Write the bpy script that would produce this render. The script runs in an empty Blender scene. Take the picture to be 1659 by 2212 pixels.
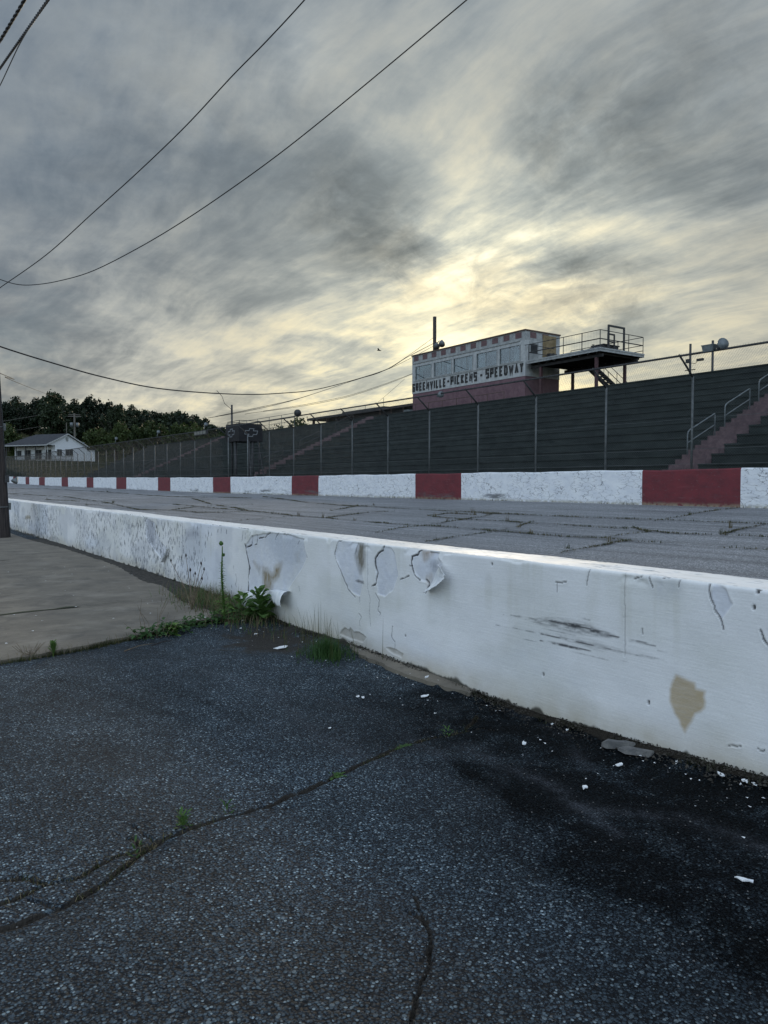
import bpy, math, random
import numpy as np
from mathutils import Vector

SC = bpy.context.scene
COL = SC.collection
R = math.radians
rnd = random.Random(11)

# ------------------------------------------------------------------ camera
YAW = R(34.9)
cam = bpy.data.cameras.new('camera')
cam.sensor_fit = 'VERTICAL'
cam.sensor_height = 36.0
cam.lens = 25.99
cam.clip_start = 0.05
cam.clip_end = 6000
camo = bpy.data.objects.new('camera', cam)
COL.objects.link(camo)
camo.location = (0, 0, 1.5)
camo.rotation_euler = (R(90 - 2.223), 0, -YAW)
SC.camera = camo

# ------------------------------------------------------------------ node helper
class NT:
    def __init__(s, nt):
        s.t = nt; s.n = nt.nodes; s.l = nt.links
    def new(s, k, **kw):
        o = s.n.new(k)
        for a, b in kw.items(): setattr(o, a, b)
        return o
    def put(s, sock, v):
        if hasattr(v, 'is_linked') or isinstance(v, bpy.types.NodeSocket): s.l.new(v, sock)
        elif v is not None:
            try: sock.default_value = v
            except Exception: sock.default_value = tuple(v) + (1.0,)
    def m(s, op, a, b=None, c=None, clamp=False):
        o = s.new('ShaderNodeMath', operation=op, use_clamp=clamp)
        s.put(o.inputs[0], a)
        if b is not None: s.put(o.inputs[1], b)
        if c is not None: s.put(o.inputs[2], c)
        return o.outputs[0]
    def v(s, op, a, b=None, out=0):
        o = s.new('ShaderNodeVectorMath', operation=op)
        s.put(o.inputs[0], a)
        if b is not None:
            if op == 'SCALE': s.put(o.inputs['Scale'], b)
            else: s.put(o.inputs[1], b)
        return o.outputs[out]
    def noise(s, vec, scale, detail=4, rough=.55, dist=0.0, out=0, lac=2.0):
        o = s.new('ShaderNodeTexNoise')
        if vec is not None: s.put(o.inputs['Vector'], vec)
        o.inputs['Scale'].default_value = scale; o.inputs['Detail'].default_value = detail
        o.inputs['Roughness'].default_value = rough; o.inputs['Distortion'].default_value = dist
        o.inputs['Lacunarity'].default_value = lac
        return o.outputs[out]
    def vor(s, vec, scale, feature='F1', out='Distance', rand=1.0):
        o = s.new('ShaderNodeTexVoronoi', feature=feature)
        if vec is not None: s.put(o.inputs['Vector'], vec)
        o.inputs['Scale'].default_value = scale; o.inputs['Randomness'].default_value = rand
        return o.outputs[out]
    def step(s, x, a, b):
        o = s.new('ShaderNodeMapRange', interpolation_type='SMOOTHSTEP')
        s.put(o.inputs[0], x); o.inputs[1].default_value = a; o.inputs[2].default_value = b
        return o.outputs[0]
    def lin(s, x, a, b, c=0.0, d=1.0):
        o = s.new('ShaderNodeMapRange'); s.put(o.inputs[0], x)
        for k, q in zip((1, 2, 3, 4), (a, b, c, d)): o.inputs[k].default_value = q
        return o.outputs[0]
    def mix(s, f, a, b, mode='MIX'):
        o = s.new('ShaderNodeMix', data_type='RGBA', blend_type=mode)
        s.put(o.inputs[0], f); s.put(o.inputs[6], a); s.put(o.inputs[7], b)
        return o.outputs[2]
    def map(s, vec, sc=(1, 1, 1), rot=(0, 0, 0), loc=(0, 0, 0)):
        o = s.new('ShaderNodeMapping'); s.put(o.inputs[0], vec)
        o.inputs['Scale'].default_value = sc; o.inputs['Rotation'].default_value = rot; o.inputs['Location'].default_value = loc
        return o.outputs[0]
    def sep(s, v): return s.new('ShaderNodeSeparateXYZ') if False else s._sep(v)
    def _sep(s, v):
        o = s.new('ShaderNodeSeparateXYZ'); s.put(o.inputs[0], v); return o.outputs
    def com(s, x, y, z):
        o = s.new('ShaderNodeCombineXYZ')
        for k, q in enumerate((x, y, z)): s.put(o.inputs[k], q)
        return o.outputs[0]
    def ramp(s, f, stops, interp='LINEAR'):
        o = s.new('ShaderNodeValToRGB'); s.put(o.inputs[0], f); e = o.color_ramp.elements
        o.color_ramp.interpolation = interp
        while len(e) < len(stops): e.new(.5)
        for k, (p, c) in enumerate(stops):
            e[k].position = p; e[k].color = (tuple(c) + (1,)) if len(c) == 3 else c
        return o.outputs[0]

# ------------------------------------------------------------------ sky and sun
SAZ, SEL = R(44.0), R(12.0)
SUN = Vector((math.sin(SAZ) * math.cos(SEL), math.cos(SAZ) * math.cos(SEL), math.sin(SEL)))
def pix(x, y):            # direction seen at a point of the frame (1659 x 2212), for laying out the cloud banks
    f = Vector((math.sin(YAW) * math.cos(R(2.223)), math.cos(YAW) * math.cos(R(2.223)), -math.sin(R(2.223))))
    r = Vector((math.cos(YAW), -math.sin(YAW), 0)); u = r.cross(f)
    return (f + r * ((x - 829.5) / 1597) + u * ((1106 - y) / 1597)).normalized()

def build_world():
    w = bpy.data.worlds.new('World'); SC.world = w; w.use_nodes = True
    T = NT(w.node_tree); T.n.clear()
    D = T.v('NORMALIZE', T.new('ShaderNodeTexCoord').outputs['Generated'])
    x, y, z = T._sep(D)
    zc = T.m('MAXIMUM', z, 0.0)
    t = T.v('DOT_PRODUCT', D, tuple(SUN), out=1)
    u = T.m('SUBTRACT', 1.0, t)
    ex = lambda q, k: T.m('EXPONENT', T.m('DIVIDE', q, -k))
    g = T.m('ADD', T.m('MULTIPLY_ADD', ex(u, .020), .40, T.m('MULTIPLY', ex(u, .18), .29)), .165)
    # cloud sheet seen in perspective, drawn out along the track direction
    inv = T.m('DIVIDE', 1.0, T.m('ADD', zc, .13))
    p = T.com(T.m('MULTIPLY', x, inv), T.m('MULTIPLY', y, inv), 0.0)
    pw = T.v('ADD', p, T.v('SCALE', T.v('SUBTRACT', T.noise(p, .9, 2, .5, out=1), (.5, .5, .5)), .40))
    n1 = T.noise(T.map(pw, (1.1, .78, 1)), 1.0, 6, .54, .05)
    n2 = T.noise(T.map(pw, (2.7, 2.1, 1), rot=(0, 0, R(10)), loc=(3.1, 7.7, 0)), 1.0, 9, .60, .10)
    n3 = T.noise(T.map(pw, (7.0, 1.2, 1), rot=(0, 0, R(-12)), loc=(9.1, 2.7, 0)), 1.0, 7, .62, .10)
    cl = T.m('ADD', T.m('MULTIPLY', n1, .44), T.m('MULTIPLY_ADD', n2, .40, T.m('MULTIPLY', n3, .16)))
    n4 = T.noise(T.map(pw, (15, 4.0, 1), rot=(0, 0, R(4)), loc=(1.3, 5.1, 0)), 1.0, 7, .62, .2)
    cl = T.m('MULTIPLY_ADD', T.m('SUBTRACT', n4, .5), .16, cl)
    c = T.step(cl, .36, .64)
    # thicker, darker banks
    dark = 0.0
    for (px, py, rad, amp) in [(1205, 595, .055, .62), (1200, 650, .06, .66), (1290, 660, .06, .66), (1370, 655, .05, .5), (1000, 600, .05, .66), (1060, 628, .045, .6), (860, 600, .05, .6), (730, 440, .05, .6), (820, 490, .06, .6), (890, 548, .045, .55), (1120, 660, .05, .5), (1370, 330, .06, .55),
                               (1230, 230, .08, .32), (1530, 110, .09, .40), (1600, 370, .05, .35), (1180, 300, .05, .3), (460, 270, .20, .22), (1590, 560, .07, .2), (820, 730, .04, .35), (1150, 430, .06, .25), (150, 500, .2, .12)]:
        d = pix(px, py)
        q = T.v('DISTANCE', D, tuple(d), out=1)
        e = ex(T.m('POWER', T.m('DIVIDE', q, rad), 2.0), 1.0)
        dark = T.m('MULTIPLY_ADD', e, amp, dark)
    bn = T.noise(T.v('ADD', T.map(D, (1, 1, 1.9)), T.v('SCALE', T.noise(D, 7, 3, .5, out=1), .16)), 11.0, 9, .66, .15)
    dark = T.m('MULTIPLY', dark, T.lin(bn, .30, .72, .12, 1.25))
    dk = T.m('SUBTRACT', 1.0, ex(dark, 1.0))
    glowpatch = 0.0
    for (px, py, rad, amp) in [(985, 545, .06, .5), (880, 690, .09, .22), (1130, 500, .05, .25), (1180, 560, .08, .22), (1110, 690, .06, .3), (760, 810, .12, .22), (1560, 400, .03, .2), (1330, 470, .07, .16), (640, 110, .04, .1), (330, 850, .14, .12)]:
        d = pix(px, py)
        q = T.v('DISTANCE', D, tuple(d), out=1)
        glowpatch = T.m('MULTIPLY_ADD', ex(T.m('POWER', T.m('DIVIDE', q, rad), 2.0), 1.0), amp, glowpatch)
    b = T.m('MULTIPLY', T.m('MULTIPLY_ADD', T.m('MULTIPLY', glowpatch, c), .9, g), T.lin(c, 0, 1, .60, 1.27))
    b = T.m('MULTIPLY', b, T.m('SUBTRACT', 1.0, T.m('MULTIPLY', dk, .80)))
    near = ex(u, .15)
    tint = T.mix(near, (.72, .95, 1.27, 1), (1.0, 1.0, .88, 1))
    tint = T.mix(T.m('MULTIPLY', T.step(b, .34, .85), T.lin(ex(zc, .25), 0, 1, .2, 1)), tint, (1.12, .99, .64, 1))
    tint = T.mix(1.0, tint, T.mix(c, (.88, 1.0, 1.13, 1), (1.03, 1.0, .94, 1)), 'MULTIPLY')
    skyc = T.v('SCALE', tint, b)
    # low warm band towards the sunset, teal gaps away from it
    hz = T.m('MULTIPLY', ex(zc, .15), ex(u, .34))
    hz = T.m('MULTIPLY', hz, T.lin(c, 0, 1, .45, 1.15))
    hz = T.m('MULTIPLY', hz, T.m('SUBTRACT', 1.0, T.m('MULTIPLY', dk, .9)))
    skyc = T.v('ADD', skyc, T.v('SCALE', (.80, .58, .15), hz))
    gap = T.m('MULTIPLY', T.m('MULTIPLY', ex(zc, .22), T.step(u, .06, .3)), T.m('SUBTRACT', 1.0, T.step(n2, .36, .52)))
    skyc = T.mix(T.m('MULTIPLY', gap, .7), skyc, (.23, .32, .36, 1))
    # the deck breaks up away from the sunset: open evening sky with lit thin cloud
    sky = T.new('ShaderNodeTexSky', sky_type='NISHITA', sun_disc=False)
    sky.sun_elevation = SEL; sky.sun_rotation = SAZ; sky.dust_density = 1.5; sky.air_density = 1.0
    op = T.mix(T.m('MULTIPLY', T.step(cl, .34, .60), .85), T.v('SCALE', sky.outputs[0], OPEN_SKY), (.80, .90, 1.05, 1))
    op = T.v('SCALE', op, T.lin(zc, 0, 1, .78, 1.80))      # overcast law: brighter overhead than low down
    mk = T.step(T.m('MULTIPLY_ADD', T.m('SUBTRACT', cl, .5), .8, t), .74, -.20)
    fin = T.mix(mk, skyc, op)
    fin = T.mix(T.step(z, .0, -.06), fin, (.16, .17, .17, 1))
    bg = T.new('ShaderNodeBackground'); bg.inputs[1].default_value = .1
    T.l.new(T.v('SCALE', fin, 10.0), bg.inputs[0])
    T.l.new(bg.outputs[0], T.new('ShaderNodeOutputWorld').inputs[0])
OPEN_SKY = .35
build_world()

sl = bpy.data.lights.new('sun', 'SUN'); sl.energy = 2.2; sl.angle = R(12); sl.color = (1, .84, .60)
so = bpy.data.objects.new('sun', sl); COL.objects.link(so)
so.rotation_euler = SUN.to_track_quat('Z', 'Y').to_euler()

SC.view_settings.view_transform = 'Standard'
SC.view_settings.look = 'None'
SC.view_settings.exposure = 0.0
SC.view_settings.gamma = 1.0
SC.view_settings.use_curve_mapping = False

# ------------------------------------------------------------------ materials
def material(name):
    m = bpy.data.materials.new(name); m.use_nodes = True
    T = NT(m.node_tree); T.n.clear()
    out = T.new('ShaderNodeOutputMaterial'); b = T.new('ShaderNodeBsdfPrincipled')
    T.l.new(b.outputs[0], out.inputs[0])
    T.P = lambda: T.new('ShaderNodeTexCoord').outputs['Object']
    T.b = b; T.out = out
    def col(c): T.put(b.inputs['Base Color'], c)
    def rough(r): T.put(b.inputs['Roughness'], r)
    def bump(h, strength=.3, dist=.01):
        o = T.new('ShaderNodeBump'); o.inputs['Strength'].default_value = strength; o.inputs['Distance'].default_value = dist
        T.put(o.inputs['Height'], h); T.l.new(o.outputs[0], b.inputs['Normal'])
    T.col = col; T.rough = rough; T.bump = bump
    return m, T

def simple(name, c1, c2=None, scale=4., rough=.75, bump=.0, bscale=60., metal=0., vary=.0, spec=.4, stretch=(1, 1, 1), lo=.35, hi=.65):
    m, T = material(name); P = T.map(T.P(), stretch)
    c = c1 + (1,)
    if c2: c = T.mix(T.step(T.noise(P, scale, 6, .6, .2), lo, hi), c1 + (1,), c2 + (1,))
    if vary:
        oi = T.new('ShaderNodeObjectInfo').outputs['Random']
        c = T.mix(1.0, c, T.com(*(T.lin(oi, 0, 1, 1 - vary, 1 + vary),) * 3), 'MULTIPLY')
    T.col(c); T.rough(rough); T.b.inputs['Metallic'].default_value = metal; T.b.inputs['Specular IOR Level'].default_value = spec
    if bump: T.bump(T.noise(T.P(), bscale, 5, .6), bump)
    return m

def mat_asphalt():
    m, T = material('asphalt'); P = T.P()
    Pw = T.v('ADD', P, T.v('SCALE', T.noise(P, 60, 2, .5, out=1), .006))
    cellc = T.vor(Pw, 88, 'F1', 'Color'); d = T.vor(Pw, 88, 'F1', 'Distance')
    r, g_, b_ = T._sep(cellc)
    stone = T.ramp(r, [(0, (.012, .017, .023)), (.22, (.022, .031, .040)), (.48, (.046, .061, .074)), (.72, (.080, .100, .115)), (.90, (.21, .24, .25)), (1, (.52, .54, .53))])
    binder = T.mix(T.step(d, .32, .58), stone, (.005, .007, .010, 1))
    r2 = T._sep(T.vor(Pw, 47, 'F1', 'Color')); d2 = T.vor(Pw, 47)
    bigs = T.m('MULTIPLY', T.step(r2[1], .70, .73), T.m('SUBTRACT', 1.0, T.step(d2, .30, .42)))
    binder = T.mix(bigs, binder, T.ramp(r2[0], [(0, (.05, .062, .075)), (.6, (.11, .13, .145)), (1, (.27, .28, .275))]))
    fs = T.vor(P, 210, 'F1', 'Color')
    binder = T.mix(T.m('MULTIPLY', T.step(T._sep(fs)[0], .78, .9), .6), binder, (.13, .15, .165, 1))
    big = T.noise(P, .9, 5, .6, .3); mid = T.noise(P, 5.0, 5, .6)
    k = T.m('MULTIPLY', T.lin(T.step(big, .3, .7), 0, 1, .55, 1.15), T.lin(mid, .3, .7, .75, 1.2))
    at = T.new('ShaderNodeAttribute', attribute_name='wear')      # r seal stain, g bleached track, b soil
    wr, wg, wb = T._sep(at.outputs['Color'])
    wn = T.noise(P, 11, 6, .65)
    seal = T.m('MULTIPLY', wr, T.lin(T.noise(P, 2.6, 8, .72, .3), .30, .62, .50, 1.25), clamp=True)
    k = T.m('MULTIPLY', k, T.m('SUBTRACT', 1.0, T.m('MULTIPLY', seal, .90)))
    c = T.mix(1.0, binder, T.com(T.m('MULTIPLY', k, .86), k, T.m('MULTIPLY', k, 1.07)), 'MULTIPLY')
    c = T.mix(T.m('MULTIPLY', T.m('MULTIPLY', wg, T.lin(T.noise(P, 4.5, 7, .72), .38, .62, .0, 1.25)), .60, clamp=True), c, T.mix(T.step(d, .2, .55), (.17, .18, .20, 1), (.06, .065, .075, 1)))
    soil = T.mix(T.noise(P, 40, 5, .7), (.010, .009, .008, 1), (.045, .038, .029, 1))
    c = T.mix(T.step(T.m('MULTIPLY_ADD', T.m('SUBTRACT', wn, .5), .8, wb), .35, .6), c, soil)
    T.col(c); T.rough(T.lin(r, 0, 1, .68, .92)); T.put(T.b.inputs['Specular IOR Level'], T.lin(seal, 0, .8, .30, .06))
    h = T.m('MULTIPLY_ADD', T.noise(P, 260, 3, .6), .25, T.m('MULTIPLY_ADD', bigs, .5, T.m('SUBTRACT', T.m('MULTIPLY', r, .6), T.m('MULTIPLY', d, 1.1))))
    T.bump(h, .9, .007)
    return m

def mat_pad():
    m, T = material('old_concrete'); P = T.P()
    a = T.noise(T.map(P, (1, 1.15, 1), rot=(0, 0, .5)), 1.7, 9, .74, .2); f = T.noise(P, 55, 4, .6)
    c = T.ramp(a, [(.30, (.070, .062, .050)), (.45, (.125, .112, .092)), (.55, (.17, .155, .13)), (.70, (.24, .22, .185))])
    c = T.mix(T.step(T.noise(T.map(P, (1, 1.4, 1), rot=(0, 0, .6)), 1.1, 8, .7), .52, .70), c, (.24, .23, .21, 1))
    c = T.mix(T.m('MULTIPLY', T.step(T.noise(P, 2.3, 7, .7, .4), .50, .66), .7), c, (.050, .043, .036, 1))
    c = T.mix(1.0, c, (1.11, 1.0, .84, 1), 'MULTIPLY')
    c = T.mix(.35, c, T.mix(f, (.08, .08, .07, 1), (.22, .21, .19, 1)))
    T.col(c); T.rough(.9); T.bump(T.m('MULTIPLY_ADD', T.noise(P, 22, 6, .7), .8, f), .5, .006)
    return m

def mat_track():
    m, T = material('worn_track'); P = T.P()
    r = T._sep(T.vor(P, 62, 'F1', 'Color'))[0]; d = T.vor(P, 62)
    st = T.ramp(r, [(0, (.10, .105, .11)), (.5, (.16, .165, .172)), (.85, (.25, .255, .26)), (1, (.40, .40, .40))])
    big = T.noise(T.map(P, (1, .25, 1)), .8, 6, .6, .4); sk = T.noise(T.map(P, (3.0, .08, 1), loc=(3, 1, 0)), 1.6, 5, .65)
    k = T.m('MULTIPLY', T.lin(big, .3, .7, .85, 1.25), T.lin(T.step(sk, .36, .6), 0, 1, .74, 1.12))
    c = T.mix(1.0, st, T.com(k, k, k), 'MULTIPLY')
    c = T.mix(T.m('MULTIPLY', T.step(T.noise(P, 2.6, 7, .7, .5), .6, .72), .4), c, (.07, .075, .07, 1))
    T.col(c); T.rough(.82); T.bump(T.m('SUBTRACT', r, d), .5, .006)
    return m

def mat_nearwall():
    m, T = material('peeling_wall_paint'); P = T.P()
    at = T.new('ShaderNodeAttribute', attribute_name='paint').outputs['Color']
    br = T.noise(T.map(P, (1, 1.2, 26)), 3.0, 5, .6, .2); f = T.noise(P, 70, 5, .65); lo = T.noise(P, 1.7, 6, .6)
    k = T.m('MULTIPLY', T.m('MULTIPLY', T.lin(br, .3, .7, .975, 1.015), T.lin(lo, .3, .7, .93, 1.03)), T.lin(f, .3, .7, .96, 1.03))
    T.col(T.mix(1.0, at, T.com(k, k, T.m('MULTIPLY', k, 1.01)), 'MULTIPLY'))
    T.rough(T.lin(lo, .3, .7, .52, .72)); T.b.inputs['Specular IOR Level'].default_value = .32
    T.bump(T.m('MULTIPLY_ADD', f, .35, T.m('MULTIPLY_ADD', T.noise(P, 11, 6, .65), 1.3, T.m('MULTIPLY', br, .55))), .30, .009)
    return m

def mat_farwall(name, c1, c2, crack):
    m, T = material(name); P = T.P(); x, y, z = T._sep(P)
    Pw = T.v('ADD', P, T.v('SCALE', T.noise(P, 5, 4, .6, out=1), .22))
    n = T.noise(T.map(P, (1, 1, 1.6)), 2.4, 7, .65)
    c = T.mix(T.step(n, .3, .7), c1 + (1,), c2 + (1,))
    e = T.vor(T.map(Pw, (1, .9, 2.6)), 3.4, 'DISTANCE_TO_EDGE')
    ck = T.m('MULTIPLY', T.m('SUBTRACT', 1.0, T.step(e, .0, .035)), T.step(T.noise(P, 1.7, 4, .6), .40, .54))
    c = T.mix(T.m('MULTIPLY', ck, crack), c, (.09, .09, .095, 1))
    fl = T.step(T.noise(T.map(P, (1, 1, 2.0), loc=(4, 2, 7)), 7.0, 7, .7, .3), .62, .65)
    c = T.mix(T.m('MULTIPLY', fl, crack), c, (.26, .25, .25, 1))
    hz = T.step(T.noise(T.map(P, (.4, .4, 9)), 2.2, 6, .65), .62, .72)
    c = T.mix(T.m('MULTIPLY', hz, .7 * crack), c, (.34, .34, .36, 1))
    # scuffed band low on the wall (tyres) and splash-back soil at the foot
    bn = T.m('MULTIPLY', T.m('MULTIPLY', T.step(z, .04, .12), T.step(z, .34, .2)), T.step(T.noise(T.map(P, (1, .22, 1.2), loc=(0, 3, 0)), 1.6, 7, .72), .53, .66))
    c = T.mix(T.m('MULTIPLY', bn, .88), c, (.10, .105, .105, 1))
    ft = T.m('MULTIPLY', T.step(z, .13, .0), T.step(T.noise(P, 6, 6, .7), .38, .56))
    c = T.mix(T.m('MULTIPLY', ft, .75), c, (.30, .27, .18, 1))
    T.col(c); T.rough(.7); T.bump(T.m('SUBTRACT', T.m('MULTIPLY', n, .8), T.m('ADD', ck, fl)), .45, .02)
    return m

def mat_leaf(name, c1, c2, tr=.25):
    m, T = material(name)
    oi = T.new('ShaderNodeObjectInfo').outputs['Random']; P = T.P()
    f = T.m('MULTIPLY_ADD', T.noise(P, 3.0 if 'weed' in name or 'leaf' in name else .5, 4, .6), .7, T.m('MULTIPLY', oi, .3))
    c = T.mix(T.step(f, .3, .75), c1 + (1,), c2 + (1,))
    T.col(c); T.rough(.6); T.b.inputs['Specular IOR Level'].default_value = .25
    tb = T.new('ShaderNodeBsdfTranslucent'); T.put(tb.inputs[0], c)
    mx = T.new('ShaderNodeMixShader'); mx.inputs[0].default_value = tr
    T.l.new(T.b.outputs[0], mx.inputs[1]); T.l.new(tb.outputs[0], mx.inputs[2]); T.l.new(mx.outputs[0], T.out.inputs[0])
    return m

def mat_glass(name, tint, fac=.35):
    m, T = material(name)
    tr = T.new('ShaderNodeBsdfTransparent'); tr.inputs[0].default_value = tint + (1,)
    gl = T.new('ShaderNodeBsdfGlossy'); gl.inputs['Roughness'].default_value = .03
    lw = T.new('ShaderNodeLayerWeight'); lw.inputs[0].default_value = fac
    mx = T.new('ShaderNodeMixShader')
    T.l.new(T.m('MULTIPLY_ADD', lw.outputs['Fresnel'], .7, .03), mx.inputs[0])
    T.l.new(tr.outputs[0], mx.inputs[1]); T.l.new(gl.outputs[0], mx.inputs[2]); T.l.new(mx.outputs[0], T.out.inputs[0])
    return m

MT = dict(
    asphalt=mat_asphalt(), pad=mat_pad(), track=mat_track(), nwall=mat_nearwall(),
    white_wall=mat_farwall('chipped_white_paint', (.80, .81, .82), (.66, .68, .72), 1.0),
    red_wall=mat_farwall('oxblood_red_paint', (.17, .022, .030), (.11, .017, .024), .25),
    soil=simple('soil', (.016, .014, .011), (.062, .055, .044), 22, .95, .8, 60),
    crackfill=simple('crack_soil', (.014, .017, .008), (.040, .046, .018), 12, .95, .5, 60),
    line=simple('worn_line_paint', (.72, .72, .70), (.22, .23, .24), 3.2, .7, lo=.50, hi=.64),
    terrain=simple('field_grass', (.014, .020, .008), (.030, .032, .013), .6, 1.0, .3, 20, spec=.05),
    stand=simple('weathered_stand_concrete', (.015, .021, .020), (.029, .037, .035), .9, .9, .2, 30, vary=.07, stretch=(1, 1, 2)),
    pink=simple('faded_pink_step_paint', (.095, .064, .070), (.14, .096, .100), 5, .85, .2, 40, vary=.1),
    pinkwall=simple('faded_red_block_paint', (.135, .075, .09), (.18, .105, .118), 3, .8, .2, 30),
    galv=simple('galvanised_steel', (.09, .10, .10), (.14, .15, .15), 9, .5, .05, 40, metal=.35),
    rust=simple('rusty_steel', (.06, .045, .04), (.13, .08, .06), 14, .8, .2, 60),
    darksteel=simple('dark_painted_steel', (.022, .024, .027), (.05, .05, .05), 10, .6, .1, 60),
    redsteel=simple('red_oxide_steel', (.055, .026, .03), (.085, .04, .042), 8, .7, .1, 60),
    white=simple('white_board_paint', (.45, .46, .45), (.33, .34, .34), 3, .65, .15, 30),
    fascia=simple('grey_white_fascia', (.34, .35, .34), (.24, .25, .25), 4, .7, .1, 30),
    checkred=simple('dull_red_check_paint', (.11, .065, .068), (.15, .09, .09), 5, .8),
    black=simple('black_letter_paint', (.016, .016, .016), (.03, .03, .03), 9, .6),
    curtain=simple('pale_curtain', (.60, .60, .56), (.34, .36, .35), 6, .9, stretch=(1, 6, .3)),
    dark=simple('dark_interior', (.02, .022, .025), (.035, .036, .038), 3, .8),
    soffit=simple('dark_soffit_boards', (.016, .016, .016), (.03, .028, .027), 3, .9),
    glass=mat_glass('window_glass', (.80, .88, .92), .35),
    bark=simple('weathered_pole_wood', (.022, .018, .018), (.058, .048, .044), 5, .9, .8, 30, stretch=(6, 6, .35)),
    farpole=simple('grey_pole_wood', (.10, .095, .085), (.16, .15, .13), 5, .9),
    cable=simple('black_cable', (.012, .012, .014), None, rough=.5),
    paint=simple('paint_chip', (.82, .82, .80), (.66, .68, .70), 14, .55, .2, 60),
    chunk=simple('concrete_chunk', (.09, .09, .09), (.16, .155, .145), 12, .9, .5, 60),
    shingle=simple('charcoal_shingle', (.026, .028, .034), (.045, .047, .052), 2, .85, .3, 12),
    siding=simple('white_siding', (.72, .74, .76), (.62, .65, .68), 2, .6, stretch=(1, 1, 6)),
    wooddeck=simple('weathered_deck_wood', (.10, .10, .095), (.16, .155, .14), 2, .85),
    roofdark=simple('dark_roofing', (.03, .03, .03), (.055, .05, .05), 3, .85),
    stick=simple('dry_stick', (.10, .075, .05), (.20, .16, .11), 20, .9),
    mesh=simple('chain_link_wire', (.06, .068, .07), (.10, .108, .11), 3, .75, metal=.0, spec=.2),
    ridge=mat_leaf('ridge_foliage', (.010, .018, .009), (.028, .042, .018), .12),
    bush=mat_leaf('bush_foliage', (.028, .046, .014), (.065, .088, .026), .2),
    weed=mat_leaf('weed_green', (.07, .135, .035), (.14, .23, .055), .3),
    darkweed=mat_leaf('weed_dark_green', (.045, .10, .03), (.095, .18, .045), .35),
    drygrass=mat_leaf('weed_dry_grass', (.11, .09, .05), (.19, .16, .09), .25),
    mossy=mat_leaf('weed_moss', (.022, .030, .009), (.060, .068, .022), .2),
    footmoss=mat_leaf('weed_black_moss', (.010, .012, .006), (.028, .030, .014), .1),
    trunk=simple('tree_bark', (.03, .024, .02), (.06, .05, .04), 6, .95),
    lamp=simple('grey_lamp_metal', (.15, .17, .175), (.10, .115, .12), 6, .5, metal=.2),
    lens=simple('lamp_lens', (.10, .11, .11), None, rough=.2),
    emblem=simple('pale_emblem_outline', (.17, .18, .19), None, rough=.7),
    panel=simple('charcoal_panel', (.006, .006, .008), (.012, .012, .014), 2, .7),
)

# ------------------------------------------------------------------ mesh helpers
ORG = {}
def tag(o, label=None, cat=None, group=None, kind=None):
    for k, q in (('label', label), ('category', cat), ('group', group), ('kind', kind)):
        if q: o[k] = q
    return o
def thing(name, loc, label, cat, group=None):
    o = bpy.data.objects.new(name, None); COL.objects.link(o); o.location = loc
    o.empty_display_size = .2
    ORG[o.name] = Vector(loc)
    return tag(o, label, cat, group)
def npmesh(name, V, F, mats=()):
    """V (n,3), F list of lists or (m,k) array"""
    me = bpy.data.meshes.new(name)
    if isinstance(F, np.ndarray):
        k = F.shape[1]; me.vertices.add(len(V)); me.vertices.foreach_set('co', np.ascontiguousarray(V, dtype=np.float32).ravel())
        me.loops.add(F.size); me.loops.foreach_set('vertex_index', F.astype(np.int32).ravel())
        me.polygons.add(len(F)); me.polygons.foreach_set('loop_start', np.arange(0, F.size, k, dtype=np.int32))
        me.update(calc_edges=True)
    else:
        me.from_pydata([tuple(q) for q in V], [], F); me.update()
    for m in mats: me.materials.append(m)
    return me
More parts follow.
